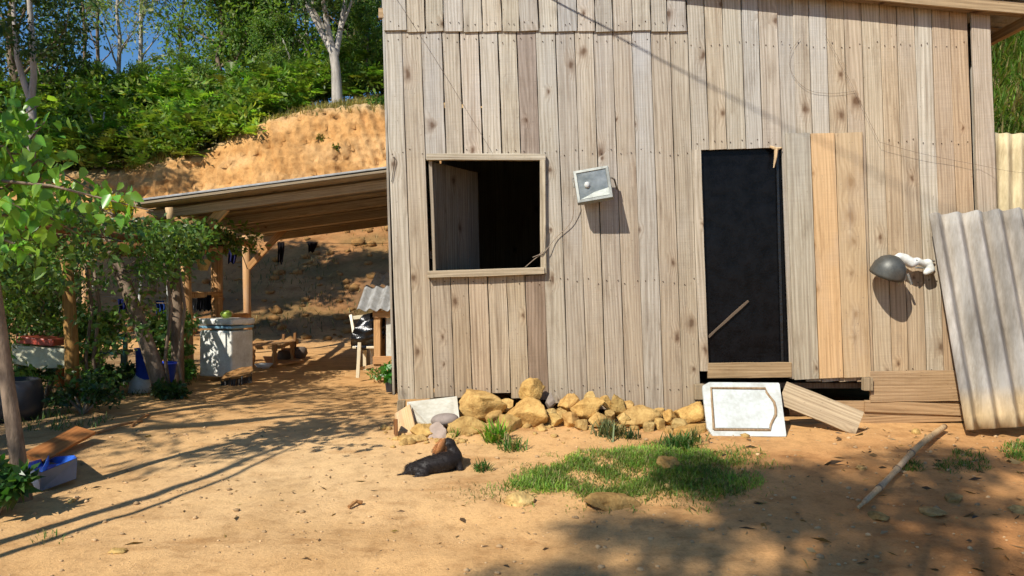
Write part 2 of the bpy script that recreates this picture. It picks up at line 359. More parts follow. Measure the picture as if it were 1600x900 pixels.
# digger-bucket tooth marks: leaning columns of pits on the cut face
col = X + 0.35 * Z
gou = np.sin(col * 2 * math.pi / 0.42 + 2.2 * fbm(X * .7, Z * .7, 41, 2)) * 0.085 + np.maximum(fbm(col * 4.2, Z * 5.0, 44, 3), 0) * .75 + fbm(X * .6, Z * .6, 51, 2) * 0.6
Yd = Y + bank * gou
Zd = Z - bank * 0.15 * np.abs(fbm(X * 3, Z * 5, 47, 3))
V = np.stack([X, Yd, Zd], -1).reshape(-1, 3)
ny, nx = X.shape; idx = np.arange(nx * ny).reshape(ny, nx)
Fc = np.stack([idx[:-1, :-1], idx[:-1, 1:], idx[1:, 1:], idx[1:, :-1]], -1).reshape(-1, 4)
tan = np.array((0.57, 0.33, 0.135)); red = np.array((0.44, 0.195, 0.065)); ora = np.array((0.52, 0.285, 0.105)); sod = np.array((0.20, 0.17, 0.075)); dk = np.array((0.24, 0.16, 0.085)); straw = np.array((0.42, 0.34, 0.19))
def lerp(a, b, k): return a * (1 - k[..., None]) + b * k[..., None]
cc = np.broadcast_to(tan, X.shape + (3,)).copy()
cc = lerp(cc, red, np.clip(sst(.6, 2.4, X) * sst(6.8, 5.2, Y) * (0.75 + 1.2 * fbm(X, Y, 61, 3)), 0, 1))
cc = lerp(cc, np.array((0.63, 0.425, 0.215)), np.clip(np.exp(-((X + 1.5) / 1.3) ** 2 - ((Y - 5.2) / 1.4) ** 2) * 0.85, 0, 1))
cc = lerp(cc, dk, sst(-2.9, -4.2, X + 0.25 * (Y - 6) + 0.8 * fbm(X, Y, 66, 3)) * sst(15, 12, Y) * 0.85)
hill = sst(-0.8, 1.0, s)
lo = lerp(np.broadcast_to(np.array((.17, .095, .045)), cc.shape), np.array((0.36, 0.18, 0.07)), sst(-0.2, 0.05, fbm(X * .6, Y * .6, 71, 4)))
lo = lerp(lo, np.array((0.08, 0.085, 0.03)), sst(0.02, 0.2, fbm(X * .9 + 7, Y * 1.6, 72, 4)) * 0.45)
cc = lerp(cc, lo, hill)
cc = lerp(cc, ora, sst(6.0, 7.0, s) * (1 - sst(-1.5, 1, X)))
cc = lerp(cc, straw, np.clip(bank, 0, 1) * sst(8.5, 8.9, s) * 0.7)
cc = lerp(cc, np.array((0.60, 0.385, 0.18)), np.clip(bank, 0, 1) * sst(0.0, 0.25, fbm(X * .8, Z * 2, 75, 3)) * 0.6)
cc = lerp(cc, sod, np.maximum(sst(9.1, 9.9, s), hill * sst(1, 4, X)))
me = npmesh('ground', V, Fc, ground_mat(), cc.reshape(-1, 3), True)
tag(put(bpy.data.objects.new('ground', me)), 'bare tan earth yard rising to an orange cut bank and a wooded hill', kind='structure')

# ------------------------------------------------------------------ leaf and tree makers
def leaf_quads(p, d, L, W, r, fold=0.25):
    """diamond leaves: p,d (n,3) ; L,W (n,)"""
    n = len(p); d = d / np.linalg.norm(d, axis=1, keepdims=True)
    sd = np.cross(d, r.normal(size=(n, 3))); sd /= np.linalg.norm(sd, axis=1, keepdims=True) + 1e-9
    up = np.cross(sd, d)
    m = p + d * (L * 0.45)[:, None] + up * (L * fold * 0.5)[:, None]
    V = np.stack([p, m + sd * (W / 2)[:, None], p + d * L[:, None], m - sd * (W / 2)[:, None]], 1).reshape(-1, 3)
    return V, np.arange(4 * n).reshape(n, 4)
def jcol(n, r, base, var=0.35, yel=0.0):
    k = 1 + var * r.uniform(-1, 1, (n, 1)); c = np.array(base)[None] * k
    c[:, 0] *= 1 + 0.25 * r.uniform(-1, 1, n) + yel * (r.rand(n) < 0.15)
    return np.clip(c, 0.003, 0.9)
def leaf_obj_mesh(name, cent, rad, per, size, colr, r, droop=0.3, mat=None, asp=0.45, squash=0.75, out=0.0, var=0.4):
    cent = np.asarray(cent); n = len(cent) * per
    c = np.repeat(cent, per, 0); rr = np.repeat(np.broadcast_to(rad, (len(cent),)), per)
    off = r.normal(size=(n, 3)); off /= np.linalg.norm(off, axis=1, keepdims=True); off *= (r.rand(n) ** 0.5)[:, None]
    off[:, 2] *= squash; p = c + off * rr[:, None]
    d = r.normal(size=(n, 3)) * 0.8 + off * (0.6 + out); d[:, 2] -= droop
    L = size * r.uniform(0.6, 1.35, n)
    V, Fq = leaf_quads(p, d, L, L * asp * r.uniform(0.8, 1.2, n), r)
    ccol = jcol(len(cent), r, (1, 1, 1), 0.3); co = jcol(n, r, colr, var) * np.repeat(ccol, per, 0)
    return npmesh(name, V, Fq, mat or leaf, np.repeat(co, 4, 0))
def skeleton(r, base, h, r0, lean=(0, 0), crown=0.35, nb=9, spread=0.5, bl=0.35, wig=0.05, sub=3):
    """returns MB of the limbs and the leaf-cluster centres"""
    mb = MB(); tips = []; base = Vector(base); n = 9; pts = []; rad = []
    for i in range(n + 1):
        f = i / n; pts.append(base + Vector((lean[0] * f * h + r.uniform(-wig, wig) * h * f * 0.6, lean[1] * f * h + r.uniform(-wig, wig) * h * f * 0.6, h * f)))
        rad.append(r0 * (1.25 if i == 0 else 1) * (1 - 0.82 * f))
    mb.tube(pts, rad, 8, col=(1, 1, 1))
    for k in range(nb):
        f = crown + (1 - crown) * (k + r.random()) / nb; f = min(f, 0.98)
        i = int(f * n); a = pts[i].lerp(pts[min(i + 1, n)], f * n - i)
        az = r.random() * 6.283 + k * 2.4; L = h * bl * (1.15 - 0.75 * f) * r.uniform(0.7, 1.2)
        d = Vector((math.cos(az) * spread * 1.6, math.sin(az) * spread * 1.6, r.uniform(0.35, 1.0))).normalized()
        q = [a]; rr = [max(r0 * (1 - 0.82 * f) * 0.55, 0.012)]
        for j in range(4):
            d = (d + Vector((r.uniform(-.3, .3), r.uniform(-.3, .3), r.uniform(-.12, .22)))).normalized()
            q.append(q[-1] + d * L / 4); rr.append(rr[0] * (1 - 0.22 * (j + 1)))
        mb.tube(q, rr, 5, False)
        tips.append(q[-1])
        for j in range(sub):
            b0 = q[2 + j % 3] if len(q) > 2 + j % 3 else q[-1]
            d2 = (d + Vector((r.uniform(-1, 1), r.uniform(-1, 1), r.uniform(-.3, .8)))).normalized()
            e = b0 + d2 * L * r.uniform(0.25, 0.5); mb.tube([b0, (b0 + e) / 2 + Vector((0, 0, .05)), e], [rr[2] * .6, rr[2] * .4, 0.008], 4, False); tips.append(e)
    tips.append(pts[-1]); return mb, tips
def tree(name, loc, h, r0, label, seed, colr, cat='tree', group=None, barkm=None, per=120, size=0.2, crad=0.8, droop=0.4, asp=0.4, **kw):
    r = random.Random(seed); rn = np.random.RandomState(seed)
    loc = Vector(loc); root = empty(name, loc, label, cat, group)
    mb, tips = skeleton(r, (0, 0, -0.15), h, r0, **kw)
    o = mb.build('trunk', barkm or bark, None, (0, 0, 0), True); o.parent = root; o.matrix_basis = Matrix()
    me = leaf_obj_mesh('crown', [tuple(t) for t in tips], np.array([crad * r.uniform(.6, 1.25) for _ in tips]), per, size, colr, rn, droop, asp=asp)
    c = bpy.data.objects.new('crown', me); put(c, Matrix.Translation(loc), root)
    return root
def copy_tree(root, loc, rz, sc, label, group=None):
    r = root.copy(); C.objects.link(r); r.matrix_basis = Matrix.LocRotScale(Vector(loc), Quaternion((0, 0, 1), rz), Vector((sc, sc, sc)))
    r['label'] = label
    if group: r['group'] = group
    for ch in root.children:
        c = ch.copy(); C.objects.link(c); c.parent = r
    return r

# ------------------------------------------------------------------ the wooden house
HY = 6.6; S = HY / F; LEAN = 0.036
def WX(px): return (px - 800) * S
def WZ(py): return CAMZ + (450 - py) * S
def tint(r, a=0.14):
    k = 1 + r.uniform(-a, a); h_ = r.uniform(-1, 1); k *= .82 if r.random() < .12 else 1; return (k * (1 + .05 * h_ + r.uniform(-.02, .02)), k, k * (1 - .09 * h_ + r.uniform(-.02, .02)))
house = empty('wooden_house', (1.6, 8.0, 0.3), 'weathered grey plank house with dark window and black doorway', 'house')
hr = random.Random(3)
def RZ(x): return 3.99 - 0.092 * (x - 2.22)          # underside of the roof
def TOPY(px): return 450 - (RZ(WX(px)) + .035 - CAMZ) / S
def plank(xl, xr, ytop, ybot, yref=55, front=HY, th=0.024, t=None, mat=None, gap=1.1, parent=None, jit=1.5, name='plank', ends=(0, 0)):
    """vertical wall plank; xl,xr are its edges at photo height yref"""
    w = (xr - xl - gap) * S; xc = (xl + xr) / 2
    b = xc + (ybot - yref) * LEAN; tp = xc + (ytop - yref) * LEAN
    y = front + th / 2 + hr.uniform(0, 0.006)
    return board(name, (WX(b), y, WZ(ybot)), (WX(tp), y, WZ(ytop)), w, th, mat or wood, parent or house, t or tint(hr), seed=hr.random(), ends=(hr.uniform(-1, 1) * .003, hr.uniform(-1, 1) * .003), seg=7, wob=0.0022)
# upper short row, lapped over the lower one
up = [600, 636, 665, 694, 724, 754, 785, 812, 842, 872, 902, 930, 958, 988, 1017, 1043, 1073]
for i in range(len(up) - 1):
    plank(up[i], up[i + 1], TOPY(up[i + 1]), 49 + hr.uniform(-1.5, 1.5), 45, HY - 0.020, gap=[1, 1.6, 2.2][i % 3], t=tint(hr, .10))
lowb = [601, 628, 658, 690, 718, 748, 778, 807, 838, 868, 898, 927, 957, 987, 1017, 1047, 1075]
bot = [624, 623, 620, 621, 618, 614, 622, 625, 632, 640, 640, 640, 644, 648, 650, 651]
tn = {8: None}
for i in range(len(lowb) - 1):
    a, b = lowb[i], lowb[i + 1]; g = 2.2 if i in (3, 4, 5, 7, 8) else 1.0
    tt = tint(hr, .12)
    if i == 7: tt = (0.74, 0.68, 0.68)
    if 2 <= i <= 7:
        plank(a, b, 44, 247, 55, t=tt, gap=g); plank(a, b, 430, bot[i], 55, t=(tt[0] * .93, tt[1] * .88, tt[2] * .82), gap=1.2)
    elif i == 8:   # cut round the window's right side
        plank(a - 1, b, 44, bot[i] - 2, 55, t=tt, gap=1.2)
    else:
        plank(a, b, 44, bot[i], 55, t=tt, gap=g)
plank(1081, 1096, 234, 580, 235, HY - 0.004, t=(1.08, 1.06, 1.02))
rb = [1075, 1102, 1130, 1160, 1186, 1216, 1240, 1265, 1292, 1320, 1347, 1376, 1402, 1430, 1457, 1485, 1513]
pt = {8: (1.06, .96, .82), 9: (1.04, .93, .80), 10: (1.14, 1.06, .92), 11: (1.12, .98, .80), 12: (1.05, .95, .82), 13: (1.16, 1.16, 1.12), 14: (1.02, .87, .72), 15: (1.06, .86, .66)}
for i in range(len(rb) - 1):
    top = TOPY(rb[i + 1])
    if i < 5: plank(rb[i], rb[i + 1], top, 234 - i * 0.8, 50, t=pt.get(i, tint(hr, .08)))
    elif i == 5: plank(rb[i], rb[i + 1] + 2, top, 592, 50, HY + 0.012)
    else: plank(rb[i], rb[i + 1], top, 596, 50, t=pt.get(i, tint(hr, .10)))
plank(1517, 1546, TOPY(1546), 640, 50, HY - 0.022, t=(1.06, .98, .9), gap=0)
# three added boards right of the doorway
plank(1226, 1265, 209, 592, 215, HY - 0.026, t=(0.98, 1.0, .97), gap=1.5)
plank(1265, 1303, 209, 590, 215, HY - 0.030, mat=newwood, t=(1.02, 1.0, 1.0), gap=1.5)
plank(1303, 1347, 208, 589, 215, HY - 0.026, mat=newwood, t=(.86, .93, 1.05), gap=2)
# horizontal skirting boards
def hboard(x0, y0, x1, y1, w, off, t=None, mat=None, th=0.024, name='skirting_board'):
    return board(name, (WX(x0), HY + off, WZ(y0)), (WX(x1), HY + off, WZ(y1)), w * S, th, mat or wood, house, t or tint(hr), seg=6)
hboard(1106, 579, 1237, 578, 24, 0.010, (0.92, .76, .55))
hboard(1358, 604, 1500, 602, 48, -0.014, (.98, .80, .60))
hboard(1235, 638, 1512, 640, 24, 0.016, (1.0, .80, .58))
hboard(1235, 662, 1512, 652, 12, 0.01, (.95, .74, .52))
hboard(1350, 634, 1515, 641, 18, -0.006, (1.0, .80, .58))
for (x, y, w, h) in ((1091, 611, 15, 24), (1352, 599, 14, 20), (628, 645, 12, 40)):
    MB().box((WX(x), HY - 0.035, WZ(y)), (w * S, 0.06, h * S)).build('block', wood, house, tint=(.8, .74, .62), bevel=0.004)
mb = MB(); r = random.Random(21); qn = Quaternion((1, 0, 0), R(90))
def nail(px, py, off=0): mb.lathe([(0, .004), (.0045, .003), (.0055, 0)], (WX(px + (py - 55) * LEAN), HY - .001 - off, WZ(py)), 6, qn)
for i in range(len(lowb) - 1):
    for py in (62, 238, 440, 606):
        if py == 440 and i < 2: continue
        for u in (.25, .75): nail(lowb[i] + (lowb[i + 1] - lowb[i]) * (u + r.uniform(-.1, .1)), py + r.uniform(-5, 5))
for i in range(len(up) - 1):
    for u in (.3, .7): nail(up[i] + (up[i + 1] - up[i]) * (u + r.uniform(-.1, .1)), 38 + r.uniform(-4, 4), .02)
for i in range(len(rb) - 1):
    for py in (70, 222, 440, 580):
        if i < 5 and py > 230 or (4 < i < 11 and py > 205): continue
        for u in (.25, .75): nail(rb[i] + (rb[i + 1] - rb[i]) * (u + r.uniform(-.1, .1)), py + r.uniform(-5, 5))
mb.build('nails', wirem, house, tint=(.7, .45, .3))['kind'] = 'stuff'
# window frame
fr = board('window_frame', (WX(667), HY - .018, WZ(246)), (WX(852), HY - .018, WZ(246.5)), 10 * S, 0.05, wood, house, (1.06, 1.05, .98), ends=(0, 0))
board('jamb', (WX(849.5), HY - .016, WZ(427)), (WX(847.5), HY - .016, WZ(251)), 9 * S, 0.05, wood, fr, (1.1, 1.08, .98))
board('sill', (WX(669), HY - .024, WZ(429)), (WX(850), HY - .024, WZ(423)), 11 * S, 0.065, wood, fr, (1.0, .95, .84))
board('jamb', (WX(679), HY + .03, WZ(427)), (WX(672), HY + .03, WZ(251)), 5 * S, 0.05, wood, fr, (.7, .66, .6))
# inward-opened shutter: planks with battens
A = P(676, 250, HY + .04); dirv = Vector((.37, .63, 0)).normalized(); nn = (-.63, .37, 0)
sh = None
for k in range(4):
    c = A + dirv * (0.093 + 0.18 * k); zt = WZ(252); zb = WZ(424)
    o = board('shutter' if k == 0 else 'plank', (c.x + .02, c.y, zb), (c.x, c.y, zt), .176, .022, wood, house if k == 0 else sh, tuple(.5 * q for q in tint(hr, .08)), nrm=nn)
    if k == 0: sh = o
for zz in (zb + .15, zt - .15):
    q0 = A + dirv * .03 + Vector((-.02, .012, 0)); q1 = A + dirv * .7 + Vector((-.02, .012, 0))
    board('batten', (q0.x - .02, q0.y + .03, zz), (q1.x - .02, q1.y + .03, zz), .07, .02, wood, sh, (.9, .85, .8), nrm=nn)
# black sheet filling the doorway, its edge rail, torn fibre and a thin slanting strip
mb = MB(); n1, n2 = 12, 30; vs = []; fs = []
for j in range(n2 + 1):
    for i in range(n1 + 1):
        px = 1092 + (1232 - 1092) * i / n1 + (j / n2) * 8; py = 226 + (574 - 226) * j / n2
        vs.append((WX(px), HY + 0.05 + 0.012 * float(fbm(i * .5, j * .28, 5, 3)), WZ(py)))
fs = [(j * (n1 + 1) + i, j * (n1 + 1) + i + 1, (j + 1) * (n1 + 1) + i + 1, (j + 1) * (n1 + 1) + i) for j in range(n2) for i in range(n1)]
door = mb.add(vs, fs).build('door', doorblack, house, smooth=True)
board('edge_rail', (WX(1225), HY + .035, WZ(572)), (WX(1216), HY + .035, WZ(228)), 4 * S, .012, blackfilm, door)
board('slant_strip', (WX(1108), HY + .03, WZ(527)), (WX(1171), HY + .03, WZ(470)), 4 * S, .008, wood, door, (.35, .3, .27))
mb = MB(); r = random.Random(8)
mb.tube([P(1203, 229, HY - .01), P(1213, 233, HY - .018), P(1221, 231, HY - .01)], [.012, .016, .006], 6)
mb.tube([P(1213, 233, HY - .02), P(1212, 246, HY - .022), P(1209, 262, HY - .015)], [.018, .014, .005], 6)
mb.build('torn_fibre', newwood, house, tint=(1, 1.05, 1.1))
# side and back walls (planks too, seen only from a step aside), floor and roof
xr_, xl_ = WX(1546), WX(606); yb = 11.6
for k in range(27):
    y = HY + 0.13 + k * 0.182
    if y > yb: break
    board('plank', (xl_ + .045, y, .45), (xl_ - .06, y, RZ(xl_) + .03), .179, .022, wood, house, tint(hr), nrm=(-1, 0, 0), seg=2)
    board('plank', (xr_ + .06, y, .35), (xr_ - .02, y, RZ(xr_) + .03), .179, .022, wood, house, tint(hr), nrm=(1, 0, 0), seg=2)
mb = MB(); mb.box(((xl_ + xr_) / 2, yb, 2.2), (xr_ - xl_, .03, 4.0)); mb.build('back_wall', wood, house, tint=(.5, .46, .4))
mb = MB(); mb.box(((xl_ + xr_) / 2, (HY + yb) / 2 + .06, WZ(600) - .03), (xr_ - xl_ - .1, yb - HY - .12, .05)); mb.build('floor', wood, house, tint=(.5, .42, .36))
# roof: sloping down to the right, planked verge, sheets above
x0, x1 = xl_ - .22, xr_ + .5; y0r = HY - .13; ang = math.atan(-.055)
q = Quaternion((0, 1, 0), -ang)
mb = MB(); nwav = 110; 
def wavy(mb, x0, x1, y0, y1, zf, amp, wl, along='x', th=.006, ny=2, col=None):
    n = int((x1 - x0) / wl * 8); vs = []; fs = []
    for j in range(ny):
        for i in range(n + 1):
            x = x0 + (x1 - x0) * i / n; y = y0 + (y1 - y0) * j / (ny - 1)
            z = zf(x, y) + amp * math.sin(2 * math.pi * (x - x0) / wl); vs += [(x, y, z), (x, y, z - th)]
    W = 2 * (n + 1)
    for j in range(ny - 1):
        for i in range(n):
            a = j * W + 2 * i; b = a + W; fs += [(a, a + 2, b + 2, b), (a + 1, b + 1, b + 3, a + 3)]
    for i in range(n):
        fs += [(2 * i, 2 * i + 1, 2 * i + 3, 2 * i + 2)]; a = (ny - 1) * W + 2 * i; fs += [(a, a + 2, a + 3, a + 1)]
    for j in range(ny - 1):
        a = j * W; fs += [(a, a + W, a + W + 1, a + 1)]; a = j * W + 2 * n; fs += [(a, a + 1, a + W + 1, a + W)]
    return mb.add(vs, fs, col)
# corrugations of the house roof run down the slope (along x), so build across y
vs = []; fs = []; ny_ = int((yb + .2 - y0r) / .177 * 8)
for j in range(ny_ + 1):
    y = y0r - .02 + (yb + .2 - y0r) * j / ny_; dz = .025 * math.sin(2 * math.pi * (y - y0r) / .177)
    for x in (x0, x1): vs += [(x, y, RZ(x) + .13 + dz), (x, y, RZ(x) + .124 + dz)]
for j in range(ny_): a = 4 * j; fs += [(a, a + 2, a + 6, a + 4), (a + 1, a + 5, a + 7, a + 3), (a, a + 4, a + 5, a + 1), (a + 2, a + 3, a + 7, a + 6)]
fs += [(0, 1, 3, 2)]; rf = MB().add(vs, fs).build('roof', fibre, house)
board('verge_board', (x0, y0r + .012, RZ(x0) + .045), (x1, y0r + .012, RZ(x1) + .045), .10, .024, wood, rf, (.86, .68, .46))
board('verge_board', (x0, y0r + .06, RZ(x0) + .03), (x1, y0r + .06, RZ(x1) + .03), .07, .05, wood, rf, (.5, .38, .27))
for k in range(6):
    y = HY + .5 + k * .9
    board('rafter', (x0 + .05, y, RZ(x0 + .05) + .05), (x1 - .05, y, RZ(x1 - .05) + .05), .10, .05, wood, rf, (.7, .55, .4), nrm=(0, -1, 0))
for k, x in enumerate((x0 + .12, x0 + .2, xr_ + .32)):
    board('purlin', (x, y0r - .02 + .1, RZ(x) - .02), (x, yb, RZ(x) - .02), .09, .06, wood, rf, (.9, .66, .42), nrm=(1, 0, 0))
board('purlin', (xl_ - .09, HY + .06, WZ(18)), (xl_ + .5, HY + .06, WZ(18)), .09, .05, wood, rf, (.9, .68, .45))

# ------------------------------------------------------------------ on the house wall
fl = empty('floodlight', P(928, 292, HY - .1), 'grey square floodlight with glass front fixed to the planks', 'floodlight')
qz = Quaternion((0, 1, 0), R(-7)) @ Quaternion((1, 0, 0), R(-14)) @ Quaternion((0, 0, 1), R(-8))
cL = P(927, 291, HY - .15)
def loc(v): return cL + qz @ Vector(v)
mb = MB()
f0 = [loc((sx * .15, -.055, sz * .145)) for sx, sz in ((-1, -1), (1, -1), (1, 1), (-1, 1))]
f1 = [loc((sx * .155, .0, sz * .15)) for sx, sz in ((-1, -1), (1, -1), (1, 1), (-1, 1))]
f2 = [loc((sx * .10, .10, sz * .08)) for sx, sz in ((-1, -1), (1, -1), (1, 1), (-1, 1))]
fi = [loc((sx * .128, -.056, sz * .123)) for sx, sz in ((-1, -1), (1, -1), (1, 1), (-1, 1))]
fb = [loc((sx * .10, -.0, sz * .09)) for sx, sz in ((-1, -1), (1, -1), (1, 1), (-1, 1))]
vs = f0 + f1 + f2 + fi + fb; fs = []
for a, b in ((0, 4), (4, 8), (12, 0), (16, 12)):
    for k in range(4): fs.append((a + k, a + (k + 1) % 4, b + (k + 1) % 4, b + k))
fs += [(8, 9, 10, 11), (16, 17, 18, 19)]
mb.add(vs, fs).build('housing', metal, fl, tint=(.62, .64, .6))
MB().add([loc((sx * .13, -.047, sz * .125)) for sx, sz in ((-1, -1), (1, -1), (1, 1), (-1, 1))] + [loc((sx * .13, -.043, sz * .125)) for sx, sz in ((-1, -1), (1, -1), (1, 1), (-1, 1))], [(0, 1, 2, 3), (7, 6, 5, 4), (0, 4, 5, 1), (1, 5, 6, 2), (2, 6, 7, 3), (3, 7, 4, 0)]).build('glass', glassm, fl)
mb = MB(); mb.lathe([(0, .03), (.018, .025), (.026, .0), (.02, -.02), (0, -.03)], loc((-.05, -.052, .0)), 12); mb.build('bulb', white, fl, smooth=True)
MB().add([loc((-.12, -.0575, -.12)), loc((.128, -.0575, -.12)), loc((.128, -.0575, -.055)), loc((.0, -.0575, -.075)), loc((-.06, -.0575, -.1))], [(0, 1, 2, 3, 4)]).build('bottom_reflector', metal, fl, tint=(.95, 1.0, .92))
mb = MB(); mb.tube([loc((-.165, -.0, .02)), loc((-.17, .06, .12)), loc((-.12, .125, .19)), loc((.1, .125, .21))], .006, 6); mb.tube([loc((.165, 0, .05)), loc((.19, .08, .06)), loc((.2, .13, -.02))], .008, 6)
mb.build('bracket', metal, fl, tint=(.7, .66, .58), smooth=True)
def wire(name, pts, rad, label, t=(1, 1, 1), cat='wire'):
    P_ = []
    pts = [Vector(p) for p in pts]
    for i in range(len(pts) - 1):       # Catmull-Rom
        a = pts[max(i - 1, 0)]; b = pts[i]; c = pts[i + 1]; d = pts[min(i + 2, len(pts) - 1)]
        for k in range(6):
            u = k / 6; P_.append(.5 * ((2 * b) + (c - a) * u + (2 * a - 5 * b + 4 * c - d) * u * u + (3 * b - a - 3 * c + d) * u ** 3))
    P_.append(pts[-1]); return tag(MB().tube(P_, rad, 5).build(name, wirem, None, P_[-1], True, t), label, cat)
wire('wire', [P(897, 305, HY - .1), P(893, 345, HY - .03), P(868, 372, HY - .02), P(852, 392, HY - .05), P(835, 405, HY - .03), P(820, 418, HY + .02)], .0035, 'thin pale wire from the floodlight into the window', (3.5, 3.2, 2.8))
wire('wire', [P(852, 352, HY - .055), P(850, 380, HY - .06), P(846, 395, HY - .065), P(832, 402, HY - .03)], .003, 'short pale wire strand drooping on the window jamb', (3.5, 3.2, 2.8))
wire('wire', [P(614, 246, HY - .005), P(617, 247, HY - .02), P(615, 262, HY - .015), P(612, 284, HY - .01)], .0035, 'short bent wire on the house corner left of window', (.8, .7, .6))
wire('wire', [P(1250, 60, HY - .012), P(1234, 85, HY - .012), P(1238, 115, HY - .012), P(1262, 140, HY - .012), P(1300, 146, HY - .012), P(1338, 142, HY - .012)], .0013, 'thin looped wire high on the wall right of doorway', (2, 1.7, 1.4))
wire('wire', [P(1288, 52, HY - .03), P(1320, 110, HY - .03), P(1374, 222, HY - .045)], .0013, 'thin straight wire slanting down to a nail on the right wall', (2, 1.7, 1.4))
wire('wire', [P(1374, 222, HY - .05), P(1440, 240, HY - .045), P(1530, 258, HY - .05), P(1600, 270, HY - .2), P(1700, 268, HY - .4)], .0013, 'thin wire running level across the right wall corner', (2, 1.7, 1.4))
wire('wire', [P(608, -20, HY - .05), P(680, 92, HY - .045), P(772, 243, HY - .04)], .0013, 'thin wire slanting from the left roof corner to the window', (2.2, 1.9, 1.6))
# the service cable: runs from the gable up and out over the yard to a pole behind the viewer
cab = []
for k in range(9):
    u = k / 8; wp = Vector((.2, HY, 4.02)).lerp(Vector((8.4, HY, -.33)), u)
    cab.append(wp - SUN / SUN.y * (0.05 + 19 * u ** 1.12))
wire('service_cable', cab, .008, 'black service cable slung from the house gable to a pole', (.25, .25, .25), 'cable')
pe = cab[-1]; pl = empty('utility_pole', (pe.x, pe.y, G(pe.x, pe.y)), 'tall grey wooden utility pole behind the viewer', 'pole')
MB().tube([(pe.x + .0, pe.y - .12, -.1), (pe.x, pe.y - .12, pe.z + .6)], [.13, .09], 10).build('post', wood, pl); MB().box((pe.x, pe.y - .06, pe.z), (.9, .1, .1)).build('crossarm', wood, pl)

# old street-lamp head on its white-spattered bracket
sl_ = empty('lamp_head', P(1410, 440, HY - .05), 'old grey dome street lamp head on white-spattered bracket beside leaning sheet', 'lamp')
hc = P(1389, 421, HY - .2); qd = Quaternion((0, 1, 0), R(12)) @ Quaternion((1, 0, 0), R(24))
prof = [(0, .125), (.05, .118), (.10, .085), (.132, .03), (.142, -.03), (.145, -.055), (.138, -.055), (.13, -.02), (.09, .03), (0, .06)]
mb = MB(); mb.lathe(prof, hc, 24, qd); mb.build('dome', metal, sl_, smooth=True, tint=(.26, .26, .235))
mb = MB(); mb.tube([P(1403, 406, HY - .19), P(1413, 420, HY - .2), P(1413, 436, HY - .2), P(1404, 443, HY - .2)], [.03, .035, .032, .02], 8, squash=.4); mb.build('collar', metal, sl_, smooth=True, tint=(1.0, 1.02, .98))
LAMP_ARM = [(1398, 405, .14, .026), (1406, 401, .125, .032), (1414, 405, .12, .042), (1424, 411, .12, .04), (1433, 408, .11, .030), (1441, 411, .10, .026), (1450, 411, .09, .034), (1453, 421, .09, .036), (1447, 426, .10, .022), (1428, 403, .10, .018), (1418, 417, .11, .022)]
mb = MB()
for dy in (0, 11): mb.tube([P(1431, 407 + dy, HY - .15), P(1460, 408 + dy, HY - .02)], .008, 6)
mb.tube([P(1418, 428, HY - .16), P(1424, 444, HY - .15)], .012, 6)
mb.build('bolt', metal, sl_, tint=(.8, .8, .75))

# ------------------------------------------------------------------ stones under the wall
def stone_mesh(name, dims, seed, mat, cuts=7, rough=0.10, sub=4):
    r = random.Random(seed); bm = bmesh.new(); bmesh.ops.create_icosphere(bm, subdivisions=sub, radius=1.0)
    V = np.array([v.co[:] for v in bm.verts]); rn = np.random.RandomState(seed)
    for k in range(cuts * 2):
        n = rn.normal(size=3); n /= np.linalg.norm(n); d = rn.uniform(.42, .82)
        e = V @ n - d; V = V - np.where(e > 0, e * .97, 0)[:, None] * n
    f3 = lambda q, s_, k: fbm(V[:, 0] * q + seed, V[:, 1] * q + V[:, 2] * q * .8, s_, k) + fbm(V[:, 2] * q + seed, V[:, 0] * q * .9 - V[:, 1] * q * .6, s_ + 9, k)
    ns = f3(2.0, seed, 3) * rough * 2.0 + f3(7.0, seed + 3, 3) * rough * .9 - np.abs(f3(4.0, seed + 5, 2)) * rough * 1.3
    V = V * (1 + ns)[:, None]
    ext = (V.max(0) - V.min(0)); V = (V - (V.max(0) + V.min(0)) / 2) / ext * np.array(dims)
    for v, c in zip(bm.verts, V): v.co = c
    me = bpy.data.meshes.new(name); bm.to_mesh(me); bm.free(); me.polygons.foreach_set('use_smooth', [True] * len(me.polygons))
    me.materials.append(mat); return me
def stone(px, py, w, h, D, label, seed, tintc=(1, 1, 1), mat=None, cuts=7, rough=.1, rz=0, tilt=0, dep=None, name='stone', group='stones along the foot of the house wall'):
    k = D / F; me = stone_mesh(name, (w * k, (dep or .8) * w * k, h * k), seed, mat or rock, cuts, rough)
    w_big = 1.1
    o = bpy.data.objects.new(name, me)
    put(o, Matrix.LocRotScale(P(px, py, D), Quaternion((0, 1, 0), R(tilt)) @ Quaternion((0, 0, 1), R(rz)), Vector((w_big,) * 3))); o.color = (*tintc, 1)
    return tag(o, label, 'stone', group)
